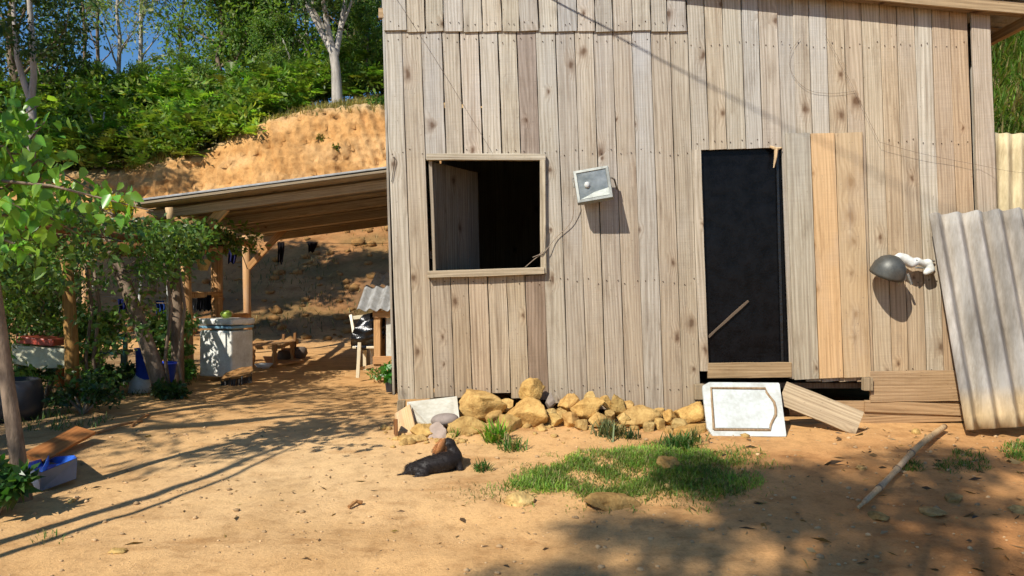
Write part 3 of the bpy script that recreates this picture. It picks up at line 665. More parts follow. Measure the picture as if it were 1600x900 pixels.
ST = [
 (757, 631, 72, 44, 6.42, 'large wedge-shaped ochre stone beside the cream panel', (1.05, 1, .95), -8),
 (832, 612, 40, 40, 6.46, 'round ochre stone perched on top of the heap', (1.1, 1.05, .95), 0),
 (824, 646, 68, 48, 6.36, 'big lumpy ochre stone directly beneath the perched round one', (1.05, .98, .9), 6),
 (798, 669, 36, 40, 6.2, 'upright ochre stone between leafy weeds and the big lumpy stone', (.92, .9, .85), 0),
 (736, 671, 62, 48, 6.2, 'large buff stone with dark pits behind the dog', (.9, .88, .85), -12),
 (746, 688, 32, 24, 6.08, 'small pale stone in front of the pitted buff stone', (1.05, 1.05, 1.1), 0),
 (889, 629, 32, 26, 6.44, 'ochre stone right of the little upright block', (1.1, 1, .9), 5),
 (919, 637, 50, 30, 6.38, 'oblong yellow stone lying in the middle of the row', (1.1, 1.02, .9), -6),
 (946, 628, 26, 22, 6.45, 'small yellow stone behind the oblong yellow stone', (1.05, 1, .9), 10),
 (966, 632, 24, 30, 6.42, 'jagged brown-yellow stone above the dry weed tuft', (.8, .8, .75), 0),
 (866, 660, 26, 26, 6.28, 'small rounded ochre stone in the lower row left', (1.0, .98, .9), 0),
 (894, 657, 30, 24, 6.28, 'small pinkish stone in the lower row under the oblong one', (1.0, .9, .85), 4),
 (998, 648, 64, 28, 6.36, 'long flat tan stone with a dark hollow', (.92, .88, .85), -4),
 (1028, 662, 22, 18, 6.26, 'small tan stone under the right end of the long flat one', (.95, .92, .85), 0),
 (1049, 653, 26, 24, 6.36, 'small triangular ochre stone beside the white cupboard door', (1.1, 1, .85), 12),
 (1078, 647, 44, 36, 6.38, 'blocky bright yellow stone touching the white cupboard door', (1.15, 1.08, .95), 0),
 (1080, 677, 64, 30, 6.18, 'low broad ochre stone at the bottom left of the cupboard door', (1.0, .92, .8), 4),
 (824, 698, 36, 20, 6.02, 'small half-buried ochre stone below the leafy weeds', (1.05, 1.0, .9), 0),
 (645, 694, 46, 30, 5.98, 'squarish sandy stone at the house corner behind the dog', (1.08, 1.06, 1.05), 0),
 (664, 675, 44, 24, 6.1, 'flat ochre stone at the bottom of the cream panel', (1.05, 1, .9), 8),
]
for i, (px, py, w_, h_, D, lb, tc_, ti) in enumerate(ST):
    stone(px, py, w_, h_, D, lb, 20 + i * 3, tc_, tilt=ti, rz=i * 37 % 60 - 30)
ORD = 'first second third fourth fifth sixth seventh eighth ninth tenth eleventh twelfth thirteenth fourteenth fifteenth sixteenth seventeenth eighteenth nineteenth last'.split()
for i, (px, py, w_, D) in enumerate(sorted(((712, 645, 24, 6.45), (772, 652, 26, 6.3), (776, 688, 24, 6.05), (846, 672, 22, 6.2), (878, 645, 22, 6.4), (908, 664, 24, 6.22), (936, 656, 26, 6.26), (952, 650, 22, 6.36), (975, 655, 24, 6.3), (1012, 668, 22, 6.2), (1062, 664, 24, 6.24), (1048, 674, 20, 6.16), (770, 672, 26, 6.22), (716, 694, 24, 6.0), (704, 684, 20, 6.06), (858, 648, 24, 6.36), (980, 634, 20, 6.46), (1030, 645, 20, 6.45), (792, 634, 26, 6.46), (922, 620, 20, 6.5)))):
    stone(px, py, w_, w_ * .8, D, 'small ochre stone wedged at the wall foot, %s of these from the left' % ORD[i], 500 + i, tuple(1 + .12 * math.sin(i * 2.3 + q * .4) for q in range(3)), tilt=i * 23 % 40 - 20, rz=i * 47, group='small stones wedged at the wall foot')
stone(695, 656, 40, 19, 6.2, 'smooth grey-brown oval pebble resting on the cream panel', 101, (.85, .8, .8), stonegrey, 0, .03, tilt=-4)
stone(684, 680, 36, 38, 6.08, 'pinkish grey flat-faced stone behind the dog', 102, (1.15, 1.02, .95), stonegrey, 9, .04)
stone(860, 627, 15, 27, 6.42, 'little upright grey-brown block between two ochre stones', 103, (.8, .75, .7), stonegrey, 12, .02)
stone(752, 717, 19, 20, 5.72, 'small whitish pebble beside the dog', 104, (2.0, 1.9, 1.7), stonegrey, 5, .06)
GS = [(812, 779, 44, 24, 'pale yellow stone in bare earth left of grass', (1.1, 1.15, 1.2), 0),
      (955, 780, 84, 26, 'brown earthy clod at the front edge of the grass', (.62, .58, .55), 5),
      (1490, 778, 30, 18, 'grey-tan stone in shade right of the pole', (.7, .7, .75), 0),
      (1458, 799, 46, 12, 'flat pale stone right of the pole', (.8, .82, .9), 0),
      (1372, 806, 34, 12, 'flat grey stone at the lower end of the pole', (.55, .58, .6), 0),
      (1594, 796, 30, 14, 'flat bluish stone at the right edge of the yard', (.6, .68, .8), 0),
      (1346, 731, 16, 10, 'small pale stone left of the pole', (.9, .9, .95), 0),
      (1046, 722, 40, 22, 'brown clod poking out of the grass', (.7, .66, .6), 0),
      (1042, 760, 12, 12, 'tiny grey pebble in the front of the grass', (.8, .85, .9), 0),
      (1431, 674, 14, 12, 'small tan stone under the skirting boards', (1, 1, .95), 0),
      (112, 782, 14, 9, 'small pale stone near the blue tray', (1.1, 1.15, 1.2), 0),
      (185, 860, 26, 8, 'small flat pale stone in the left foreground', (1.0, 1.0, .95), 0)]
for i, (px, py, w_, h_, lb, tc_, ti) in enumerate(GS):
    g = PG(px, py + h_ * .25); o = stone(px, py, w_, h_, g.y, lb, 200 + i * 7, tc_, tilt=ti, rz=i * 31, cuts=2, rough=.17, group='stones lying about the yard')
    o.location.z = g.z + h_ * g.y / F * .12

# ------------------------------------------------------------------ things leaning on the house
def sheet(name, corners, mat, label, cat, th=.012, t=None, parent=None):
    c = [Vector(p) for p in corners]; n = (c[1] - c[0]).cross(c[-1] - c[0]).normalized() * th; k = len(c)
    fs = [tuple(range(k)), tuple(range(2 * k - 1, k - 1, -1))] + [(i, k + i, k + (i + 1) % k, (i + 1) % k) for i in range(k)]
    o = MB().add(c + [p - n for p in c], fs).build(name, mat, parent, tint=t)
    return tag(o, label, cat) if label else o
cp = empty('cream_panel', P(680, 680, 6.1), 'cream panel with added shade fold propped at the house corner behind the dog', 'panel')
a, b, c_, d_, e_ = P(636, 628, 6.5), P(714, 619, 6.52), P(718, 656, 6.28), P(664, 678, 6.2), P(636, 655, 6.42)
m1 = P(670, 664, 6.16)
MB().add([a, b, c_, m1] + [p + Vector((.002, .012, -.004)) for p in (a, b, c_, m1)], [(0, 1, 2, 3), (7, 6, 5, 4), (0, 4, 5, 1), (1, 5, 6, 2), (2, 6, 7, 3)]).build('upper_face', white, cp, tint=(.92, .86, .74))
d2 = P(664, 682, 6.24)
MB().add([a, m1, d2, e_] + [p + Vector((.003, .012, -.0)) for p in (a, m1, d2, e_)], [(0, 1, 2, 3), (7, 6, 5, 4), (1, 5, 6, 2), (2, 6, 7, 3), (3, 7, 4, 0)]).build('shade_fold', white, cp, tint=(.92, .86, .74))  # fold added to build the panel's shaded corner into its shape
o = board('corner_board', P(640, 690, 6.12), P(629, 640, 6.40), .16, .02, newwood, None, (1.05, 1.05, 1.05), nrm=(-.2, -1, .1)); tag(o, 'short sandy board standing at the house corner', 'board')
o = board('thin_board', P(620, 706, 6.1), P(618, 655, 6.15), .02, .12, logwood, None, (.5, .4, .35), nrm=(.3, -1, 0)); tag(o, 'thin dark brown board on edge at the house corner', 'board')
# white cupboard door, leaning on the wall
cd = empty('cupboard_door', P(1165, 682, 6.1), 'worn white cupboard door with shaped brown moulding leaning below doorway', 'cupboard door')
O = P(1106, 681, 6.08); U = (P(1229, 682, 6.08) - O); Vv = (P(1101, 597, 6.40) - P(1106, 681, 6.08))
Nn = U.cross(Vv).normalized()
def cdp(u, v, w=0): return O + U * u + Vv * v + Nn * w
out = [(-.005, .16), (.06, 0), (.99, 0), (1, .02), (1, .975), (.985, 1), (.06, 1), (-.03, .93), (-.035, .86)]
k = len(out); fs = [tuple(range(k)), tuple(range(2 * k - 1, k - 1, -1))] + [(i, k + i, k + (i + 1) % k, (i + 1) % k) for i in range(k)]
MB().add([cdp(u, v) for u, v in out] + [cdp(u, v, -.022) for u, v in out], fs).build('panel', white, cd, tint=(.92, .93, .9))
path = [(.08, .11), (.08, .88), (.80, .88), (.81, .80), (.845, .72), (.895, .62), (.905, .50), (.895, .38), (.845, .28), (.81, .19), (.80, .11), (.08, .11)]
MB().tube([cdp(u, v, .004) for u, v in path], .011, 8, squash=1.0).build('moulding', wood, cd, tint=(.78, .66, .52))
MB().add([cdp(u, v, .006) for u, v in [(.1, .14), (.785, .14), (.83, .27), (.875, .4), (.885, .5), (.875, .6), (.83, .73), (.785, .85), (.1, .85)]], [tuple(range(9))]).build('raised_field', white, cd, tint=(.93, .96, .95))
o = board('leaning_plank', P(1222, 614, 6.44), P(1343, 662, 6.18), .215, .024, wood, None, (.98, .92, .80), nrm=(0, -1, .25), seed=5, ends=(.0, .0)); tag(o, 'broad grey-brown plank leaning slantwise beside the white cupboard door', 'plank')
# corrugated sheets on the right
def corrugated(name, org, ud, vd, wid, length, label, mat, wl=.177, amp=.026, colf=None, ragged=0, grp=None):
    ud = Vector(ud).normalized(); vd = Vector(vd); vd = (vd - ud * vd.dot(ud)).normalized(); nd = ud.cross(vd).normalized()
    n = int(wid / wl * 12); m = 16; vs = []; fs = []; cs = []; org = Vector(org)
    for j in range(m + 1):
        for i in range(n + 1):
            u = wid * i / n; v = length * j / m
            if j == m and ragged: v -= ragged * abs(float(fbm(u * 5, 1.0, 8, 3)))
            ph = 2 * math.pi * u / wl; hgt = amp * (math.sin(ph) + .18 * math.sin(2 * ph))
            p = org + ud * u + vd * v + nd * hgt; vs += [p, p - nd * .007]; c = colf(u, v, math.sin(ph)) if colf else (1, 1, 1); cs += [c, c]
    Wd = 2 * (n + 1)
    for j in range(m):
        for i in range(n):
            a = j * Wd + 2 * i; b = a + Wd; fs += [(a, a + 2, b + 2, b), (a + 1, b + 1, b + 3, a + 3)]
        a = j * Wd; fs += [(a, a + Wd, a + Wd + 1, a + 1)]; a += 2 * n; fs += [(a, a + 1, a + Wd + 1, a + Wd)]
    for i in range(n):
        fs += [(2 * i, 2 * i + 1, 2 * i + 3, 2 * i + 2)]; a = m * Wd + 2 * i; fs += [(a, a + 2, a + 3, a + 1)]
    mb = MB(); mb.v = [tuple(v) for v in vs]; mb.f = fs; mb.c = cs
    o = mb.build(name, mat, None, org, True); return tag(o, label, 'corrugated sheet', grp)
def fc(u, v, s_):
    k = float(fbm(u * 3, v * 1.2, 12, 3)) * .9; d = float(sst(.30, .18, v + .12 * float(fbm(u * 6, 0.3, 5, 2)))); top = float(sst(1.75, 2.0, v))
    yel = max(0, -s_) * .25 + max(0, float(fbm(u * 5 + 9, v * .8, 33, 3))) * 1.2 * (.3 + top)
    c = np.array((1.10, 1.03, .94)) * (1 + k * 1.6); c = c * (1 - yel) + np.array((1.3, 1.0, .6)) * yel; c = c * (1 - .75 * d) + np.array((1.75, 1.25, .62)) * .75 * d
    return tuple(np.clip(c, .3, 2))
B0 = P(1509, 672, 6.1); T0 = P(1433, 336, 6.44)
corrugated('corrugated_sheet', B0, (1, .0, .06), T0 - B0, 1.1, (T0 - B0).length, 'grey corrugated fibre-cement sheet leaning against the right wall', fibre, colf=fc, amp=.043, ragged=.02)
corrugated('corrugated_sheet', (4.50, 6.98, .22), (1, .05, 0), (-.01, .01, 1), 1.1, 2.64, 'pale yellow corrugated sheet standing behind the grey one', fibre, wl=.13, amp=.02, colf=lambda u, v, s_: (1.9, 1.6, 1.0), ragged=.03)
# fallen bamboo pole
p0 = PG(1341, 801); p1 = PG(1474, 676); p1.z += .05; p0.z += .03
mb = MB(); pts = []; rd = []
r = random.Random(2); L = (p1 - p0).length
for i in range(37):
    u = i / 36; p = p0.lerp(p1, u); p += Vector((.014 * math.sin(u * 7), 0, .02 * math.sin(u * 3.14))); pts.append(p)
    rd.append((.016 + .008 * u) * (1.22 if i in (6, 7, 13, 20, 28) else 1) * (.6 if i < 2 else 1))
bp = mb.tube(pts, rd, 10).build('bamboo_pole', newwood, None, p0, True, (.95, 1.0, 1.05)); tag(bp, 'pale knotty pole lying on the ground at right', 'pole')
for k, (i, ) in enumerate([(6,), (13,), (20,)]): MB().tube([pts[i] - (p1 - p0).normalized() * .008, pts[i] + (p1 - p0).normalized() * .008], rd[i] * 1.12, 10).build('node_ring', bark, bp)

# ------------------------------------------------------------------ the dog, curled in the sun
def blob(name, balls, voxel, mat, colf, label, cat):
    bm = bmesh.new()
    for (a, ra, b, rb_) in balls:
        a, b = Vector(a), Vector(b); n = max(2, int((b - a).length / (min(ra, rb_) * .35)) + 1)
        for i in range(n):
            u = i / (n - 1); c = a.lerp(b, u); bmesh.ops.create_icosphere(bm, subdivisions=3, radius=ra + (rb_ - ra) * u, matrix=Matrix.Translation(c))
    me = bpy.data.meshes.new('t'); bm.to_mesh(me); bm.free(); o = bpy.data.objects.new('t', me); C.objects.link(o)
    m = o.modifiers.new('r', 'REMESH'); m.mode = 'VOXEL'; m.voxel_size = voxel
    m2 = o.modifiers.new('s', 'SMOOTH'); m2.iterations = 6; m2.factor = .5
    dg = bpy.context.evaluated_depsgraph_get(); e = bpy.data.meshes.new_from_object(o.evaluated_get(dg)); e.name = name
    bpy.data.objects.remove(o); bpy.data.meshes.remove(me)
    V = np.empty(len(e.vertices) * 3, np.float32); e.vertices.foreach_get('co', V); V = V.reshape(-1, 3)
    at = e.color_attributes.new('Col', 'FLOAT_COLOR', 'POINT'); c4 = np.ones((len(V), 4), np.float32); c4[:, :3] = colf(V); at.data.foreach_set('color', c4.ravel())
    e.polygons.foreach_set('use_smooth', [True] * len(e.polygons)); e.materials.clear(); e.materials.append(mat)
    return e
fur = simple_mat('fur', (1, 1, 1), 0.55, 0.3, nscale=90, namt=.5, bmp=.35, bdist=.003, stretch=(.35, 1, 1), useattr=True)
dgp = PG(676, 744); dx, dy, dz = dgp.x, dgp.y, dgp.z
def dv(px, py, D): return P(px, py, D) - Vector((dx, dy, dz))
D0 = dy + .06
nose = dv(680, 706, D0 + .30)
balls = [
 (dv(644, 735, D0 + .02), .052, dv(668, 729, D0 + .03), .066), (dv(668, 729, D0 + .03), .066, dv(696, 722, D0 + .07), .071), (dv(696, 722, D0 + .07), .071, dv(711, 718, D0 + .12), .058),
 (dv(711, 712, D0 + .12), .05, dv(705, 699, D0 + .15), .040),
 (dv(702, 695, D0 + .15), .048, dv(694, 696, D0 + .16), .050), (dv(690, 699, D0 + .18), .040, dv(682, 705, D0 + .25), .026), (dv(682, 705, D0 + .25), .026, nose, .018),
 (dv(652, 735, D0 - .01), .044, dv(663, 738, D0 - .025), .036), (dv(666, 742, D0 - .04), .02, dv(650, 745, D0 - .06), .015),
 (dv(715, 724, D0 + .10), .034, dv(720, 734, D0 + .07), .024),
 (dv(705, 718, D0 + .18), .035, dv(690, 728, D0 + .32), .02), (dv(646, 737, D0 + .12), .04, dv(664, 736, D0 + .24), .022),
 (dv(641, 738, D0), .022, dv(632, 741, D0 - .01), .014), (dv(632, 741, D0 - .01), .014, dv(623, 742, D0 - .03), .007),
]
hd = np.array(dv(684, 700, D0 + .17)[:])
def dogcol(V):
    c = np.tile(np.array((0.022, 0.016, 0.013)), (len(V), 1))
    br = np.array((0.46, 0.20, 0.07)); d = np.linalg.norm(V - hd, axis=1)
    k = sst(.10, .08, d) * sst(dv(702, 700, D0).x, dv(697, 700, D0).x, V[:, 0]); low = sst(.03, .015, V[:, 2]) * sst(.15, .22, V[:, 1])
    return c * (1 - np.maximum(k, low))[:, None] + br * np.maximum(k, low)[:, None]
dog = bpy.data.objects.new('dog', blob('dog', balls, .007, fur, dogcol, '', ''))
put(dog, Matrix.Translation((dx, dy, dz))); tag(dog, 'small black dog with tan face lying in the sun by the stones', 'dog')
# drop ears as children
for nm, pts, rr in (('ear', [dv(695, 688, D0 + .115), dv(690, 696, D0 + .095), dv(687, 705, D0 + .095), dv(687, 712, D0 + .10)], [.016, .034, .032, .012]), ('ear', [dv(702, 691, D0 + .22), dv(704, 700, D0 + .25), dv(702, 707, D0 + .26)], [.016, .024, .012])):
    e = MB().tube([dgp + p for p in pts], rr, 10, squash=.4, col=(.50, .21, .07)).build(nm, fur, dog, smooth=True)

# short coat
def coat(o, n, L, seed):
    me = o.data; r = np.random.RandomState(seed); m = len(me.polygons); c = np.empty(m * 3, np.float32); me.polygons.foreach_get('center', c); c = c.reshape(-1, 3)
    nn2 = np.empty(m * 3, np.float32); me.polygons.foreach_get('normal', nn2); nn2 = nn2.reshape(-1, 3); k = r.randint(0, m, n)
    p = c[k] - nn2[k] * .001; lay = np.array((-1.0, -.15, -.35)); d = nn2[k] * .45 + lay * .8 + r.normal(size=(n, 3)) * .25; d /= np.linalg.norm(d, axis=1, keepdims=True)
    V, Fq = leaf_quads(p, d, L * r.uniform(.6, 1.3, n), np.full(n, .0022), r, .1); co = np.repeat(dogcol(p) * r.uniform(.6, 2.2, (n, 1)), 4, 0)
    put(bpy.data.objects.new('coat', npmesh('coat', V, Fq, fur, co)), WM[o.name], o)
coat(dog, 9000, .016, 4)

arm_o = P(1425, 412, HY - .11); bl_ = [(P(a[0], a[1], HY - a[2]) - arm_o, a[3] * 1.1, P(b[0], b[1], HY - b[2]) - arm_o, b[3] * 1.1) for a, b in zip(LAMP_ARM[:8], LAMP_ARM[1:9])]
put(bpy.data.objects.new('arm', blob('arm', bl_, .006, white, lambda V: np.ones((len(V), 3)), '', '')), Matrix.Translation(arm_o), sl_).color = (1.15, 1.15, 1.12, 1)

# ------------------------------------------------------------------ grass in front of the house
def inpoly(x, y, poly):
    inside = np.zeros(len(x), bool); n = len(poly)
    for i in range(n):
        x0_, y0_ = poly[i]; x1_, y1_ = poly[(i + 1) % n]
        c = ((y0_ > y) != (y1_ > y)) & (x < (x1_ - x0_) * (y - y0_) / (y1_ - y0_ + 1e-9) + x0_); inside ^= c
    return inside
def blades(x, y, h, r, base, lay=.6):
    n = len(x); z = ground(x, y) - .004; p = np.stack([x, y, z], 1)
    az = r.rand(n) * 6.283; ln = lay * r.uniform(.3, 1.3, n); d = np.stack([np.cos(az) * ln, np.sin(az) * ln, np.ones(n)], 1); d /= np.linalg.norm(d, axis=1, keepdims=True)
    sd = np.stack([-np.sin(az), np.cos(az), 0 * az], 1) * (h * .032 + .0011)[:, None]
    m = p + d * (h * .55)[:, None]; t = p + d * h[:, None]; t[:, 2] -= h * .28 * ln
    V = np.stack([p - sd, p + sd, m + sd * .8, m - sd * .8, t], 1).reshape(-1, 3); b = np.arange(n)[:, None] * 5
    Fq = np.concatenate([b + np.array([0, 1, 2]), b + np.array([0, 2, 3]), b + np.array([3, 2, 4])], 1).reshape(-1, 3)
    co = jcol(n, r, base, .45) * (1 + 1.6 * fbm(x * 3, y * 3, 17, 3))[:, None]; dry = r.rand(n) < .16 + .6 * np.clip(fbm(x * 2.2, y * 2.2, 27, 2), 0, 1); co[dry] = np.array((.36, .29, .13)) * r.uniform(.6, 1.1, (dry.sum(), 1))
    return V, Fq, np.repeat(co, 5, 0)
def grass(name, poly_px, n, hgt, label, seed, base=(.10, .20, .028), thr=-.12, edge=1.0):
    poly = [(PG(a, b).x, PG(a, b).y) for a, b in poly_px]; r = np.random.RandomState(seed)
    xs = [p[0] for p in poly]; ys = [p[1] for p in poly]; m = n * 4
    x = r.uniform(min(xs) - .1, max(xs) + .1, m); y = r.uniform(min(ys) - .1, max(ys) + .1, m)
    jx = x + .22 * fbm(x * 3, y * 3, seed, 3); jy = y + .22 * fbm(x * 3 + 50, y * 3, seed + 1, 3)
    dens = fbm(x * 4.5, y * 4.5, seed + 2, 4) + .10 * r.normal(size=m)
    cx_, cy_ = np.mean(xs), np.mean(ys); sh_ = 1 + .22 * np.abs(r.normal(size=m)) * edge
    k = inpoly(cx_ + (jx - cx_) * sh_, cy_ + (jy - cy_) * sh_, poly) & (dens > thr); x, y, dens = x[k][:n], y[k][:n], dens[k][:n]
    h = hgt * r.uniform(.5, 1.3, len(x)) * (1 + 1.3 * np.clip(dens, -.3, .4))
    V, Fq, co = blades(x, y, h, r, base, 1.15)
    o = bpy.data.objects.new(name, npmesh(name, V, Fq, grassm, co)); put(o); tag(o, label, kind='stuff'); return o
grass('grass_patch', [(775, 760), (800, 738), (868, 716), (930, 697), (1000, 690), (1040, 686), (1100, 700), (1185, 715), (1205, 738), (1190, 765), (1120, 788), (1000, 786), (900, 796), (868, 776), (800, 772)], 40000, .046, 'low green grass patch in front of the house', 1, (.20, .31, .05), thr=-.07, edge=1.8)
grass('grass_patch', [(735, 775), (790, 725), (860, 705), (930, 688), (1040, 678), (1110, 690), (1200, 705), (1250, 738), (1215, 785), (1130, 806), (1000, 800), (890, 810), (780, 790)], 5200, .042, 'thin straggling grass around the green patch', 9, (.17, .24, .05), thr=.02)
grass('grass_patch', [(1455, 720), (1500, 705), (1545, 712), (1535, 735), (1470, 740)], 1300, .045, 'sparse grass beside the fallen pole', 2, thr=-.05)
grass('grass_patch', [(1555, 705), (1570, 692), (1640, 690), (1640, 720), (1570, 722)], 1500, .05, 'thin grass at the right edge of the yard', 3, thr=-.05)
grass('grass_patch', [(1395, 722), (1440, 722), (1440, 734), (1390, 734)], 350, .045, 'little grass tuft left of the fallen pole', 4, thr=-.2)
grass('grass_patch', [(640, 770), (760, 745), (790, 770), (720, 790), (660, 800)], 420, .022, 'scant dry grass in front of the dog', 6, (.22, .2, .08), thr=.0)
def tuft(name, px, py, n, h, spread, label, seed, base=(.07, .16, .03), wid=1.0):
    g = PG(px, py); r = np.random.RandomState(seed); x = g.x + r.normal(size=n) * spread; y = g.y + r.normal(size=n) * spread
    V, Fq, co = blades(x, y, h * r.uniform(.5, 1.2, n), r, base, .9)
    o = bpy.data.objects.new(name, npmesh(name, V, Fq, grassm, co)); put(o); return tag(o, label, 'weed')
tuft('grass_tuft', 752, 735, 90, .11, .03, 'wispy grass tuft right of the dog', 11)
tuft('grass_tuft', 775, 690, 160, .22, .035, 'bright leafy weed clump among the left stones', 12, (.13, .30, .03))
tuft('grass_tuft', 800, 702, 120, .13, .05, 'green weeds below the upright ochre stone', 13)
tuft('grass_tuft', 955, 680, 200, .17, .05, 'dry grey-green weed tuft in front of the middle stones', 14, (.17, .19, .09))
tuft('grass_tuft', 985, 684, 90, .1, .035, 'dark weed tuft beneath the long flat stone', 15, (.05, .09, .03))
tuft('grass_tuft', 1058, 700, 260, .16, .06, 'tall dark grass clump at the back of the grass patch', 16, (.05, .11, .025))
tuft('grass_tuft', 1083, 690, 60, .14, .03, 'pale grass blades beside the cupboard door corner', 17, (.2, .25, .08))
tuft('grass_tuft', 708, 682, 40, .09, .015, 'small bright sprout under the oval pebble', 18, (.13, .3, .04))
tuft('grass_tuft', 76, 842, 40, .05, .05, 'tiny green sprouts in the left foreground earth', 19)['kind'] = 'stuff'

# ------------------------------------------------------------------ litter and gravel on the yard (uncountable)
r = np.random.RandomState(77); n = 3200
x = r.uniform(-3.2, 4.6, n); y = r.uniform(2.7, 6.4, n); kp = (fbm(x * .9, y * .9, 81, 3) + .22 * (x > 1.2)) > r.uniform(-.1, .75, n); x, y = x[kp], y[kp]; n = len(x)
p = np.stack([x, y, ground(x, y) + .003], 1); az = r.rand(n) * 6.283; d = np.stack([np.cos(az), np.sin(az), r.uniform(-.05, .22, n)], 1)
L = r.uniform(.015, .06, n) * np.where(r.rand(n) < .1, 1.8, 1) * np.where(x > 1.0, 1.5, 1); V, Fq = leaf_quads(p, d, L, L * r.uniform(.12, .45, n), r, .1)
pal = np.array([(.16, .10, .06), (.28, .18, .10), (.07, .05, .035), (.42, .31, .19)]); co = pal[r.randint(0, 4, n)] * r.uniform(.7, 1.2, (n, 1))
o = bpy.data.objects.new('leaf_litter', npmesh('leaf_litter', V, Fq, leaf, np.repeat(co, 4, 0))); tag(put(o), 'dry leaf and twig litter scattered over the yard', kind='stuff')
bm = bmesh.new(); bmesh.ops.create_icosphere(bm, subdivisions=1, radius=1); bv = np.array([v.co[:] for v in bm.verts]); bf = np.array([[v.index for v in f.verts] for f in bm.faces]); bm.free()
n = 1400; x = r.uniform(-3.4, 4.6, n); y = r.uniform(2.6, 6.5, n); sz = .004 + .012 * r.rand(n) ** 5 + .004 * r.rand(n)
jit = 1 + .3 * r.uniform(-1, 1, (n, len(bv), 1)); V = (bv[None] * jit * np.array((1.2, 1, .7)) * sz[:, None, None] + np.stack([x, y, ground(x, y) + sz * .25], 1)[:, None]).reshape(-1, 3)
Fq = (bf[None] + (np.arange(n) * len(bv))[:, None, None]).reshape(-1, 3); co = np.repeat(np.array((.56, .37, .19)) * r.uniform(.6, 1.2, (n, 1)), len(bv), 0)
nb = 170; xb = np.concatenate([r.uniform(-1.1, 1.9, nb - 40), r.uniform(-1.0, -.3, 40)]); yb2 = np.concatenate([6.32 + r.normal(size=nb - 40) * .16, 6.0 + r.normal(size=40) * .12]); sb = .010 + .035 * r.rand(nb) ** 2
jb = 1 + .35 * r.uniform(-1, 1, (nb, len(bv), 1)); Vb = (bv[None] * jb * np.array((1.2, 1, .8)) * sb[:, None, None] + np.stack([xb, yb2, ground(xb, yb2) + sb * .2], 1)[:, None]).reshape(-1, 3); Fb = (bf[None] + (np.arange(nb) * len(bv))[:, None, None]).reshape(-1, 3)
rub = bpy.data.objects.new('rubble', npmesh('rubble', Vb, Fb, rock)); rub.color = (.95, .95, .95, 1); tag(put(rub), 'small broken rubble between the stones at the wall foot', kind='stuff')
ns_ = 260; xs_ = r.uniform(-10, -2.6, ns_); ys_ = r.uniform(15.6, 22.5, ns_); ss2 = .03 + .13 * r.rand(ns_) ** 3
jb = 1 + .4 * r.uniform(-1, 1, (ns_, len(bv), 1)); Vb = (bv[None] * jb * np.array((1.3, 1, .8)) * ss2[:, None, None] + np.stack([xs_, ys_, ground(xs_, ys_) + ss2 * .2], 1)[:, None]).reshape(-1, 3); Fb = (bf[None] + (np.arange(ns_) * len(bv))[:, None, None]).reshape(-1, 3)
rub = bpy.data.objects.new('slope_clods', npmesh('slope_clods', Vb, Fb, rock)); rub.color = (.62, .52, .5, 1); tag(put(rub), 'earth clods strewn on the slope behind the shelter', kind='stuff')
gm = simple_mat('gravel', (1, 1, 1), .9, .1, useattr=True); o = bpy.data.objects.new('gravel', npmesh('gravel', V, Fq, gm, co)); tag(put(o), 'loose earth crumbs and gravel on the yard', kind='stuff')

# ------------------------------------------------------------------ open shelter beside the house
sx0, sx1, sy0, sy1 = -4.60, -1.28, 9.0, 14.0
def SZ(x): return CAMZ + 1.04 + 0.131 * (x + 4.52)
shel = empty('open_shelter', (-3, 11.5, .2), 'open lean-to shelter on log posts left of the house', 'shelter')
for j in range(3):                      # three rows of sheets, waves running down the slope
    ya, yb_ = sy0 + j * 1.62, sy0 + (j + 1) * 1.62 + .12; vs = []; fs = []; n = int((yb_ - ya) / .177 * 8)
    for i in range(n + 1):
        y = ya + (yb_ - ya) * i / n; dz_ = .024 * math.sin(2 * math.pi * (y - ya) / .177) + .006 * j
        for x in (sx0 - .05 * j, sx1): vs += [(x, y, SZ(x) + .02 + dz_), (x, y, SZ(x) + .012 + dz_)]
    for i in range(n): a = 4 * i; fs += [(a, a + 2, a + 6, a + 4), (a + 1, a + 5, a + 7, a + 3), (a, a + 4, a + 5, a + 1), (a + 2, a + 3, a + 7, a + 6)]
    fs += [(0, 1, 3, 2), (4 * n, 4 * n + 2, 4 * n + 3, 4 * n + 1)]; MB().add(vs, fs).build('roof_sheet', fibre, shel)
sr = random.Random(9)
for k in range(14):                     # boards nailed under the sheets, side by side
    y = sy0 + .06 + k * .36; wv = .33 if k % 3 else .30; dz_ = -.03 - .018 * (k % 3)
    board('roof_board', (sx0 + .02, y + .13, SZ(sx0) + dz_), (sx1, y + .13, SZ(sx1) + dz_), wv, .022, wood, shel, tuple(q * w_ for q, w_ in zip(tint(sr, .22), (.95, .80, .62))), nrm=(0, 0, -1), seg=4)
for k in range(4):
    y = sy0 + .30 + k * 1.45
    board('rafter', (sx0 + .05, y, SZ(sx0) - .13), (sx1, y, SZ(sx1) - .13), .11, .05, wood, shel, tuple(q * w_ for q, w_ in zip(tint(sr, .15), (.9, .74, .55))), nrm=(0, -1, 0))
board('fascia', (sx0 - .02, sy0 + .02, SZ(sx0) - .02), (sx1, sy0 + .02, SZ(sx1) - .02), .03, .03, wood, shel, (.7, .62, .5), nrm=(0, -1, 0))
def log(name, pts, rad, parent, t=(1, 1, 1), n=10, mat=None):
    return MB().tube(pts, rad, n).build(name, mat or logwood, parent, pts[0], True, t)
log('edge_beam', [(-4.45, 9.05, SZ(-4.5) - .20), (-4.6, 11.5, SZ(-4.6) - .22), (-4.86, 13.95, SZ(-4.8) - .2)], [.07, .065, .06], shel, (.8, .72, .62))
g = PG(291, 590)
log('post', [P(293, 594, 9.8), P(291, 500, 9.8), P(287, 380, 9.8)], [.085, .082, .075], shel)
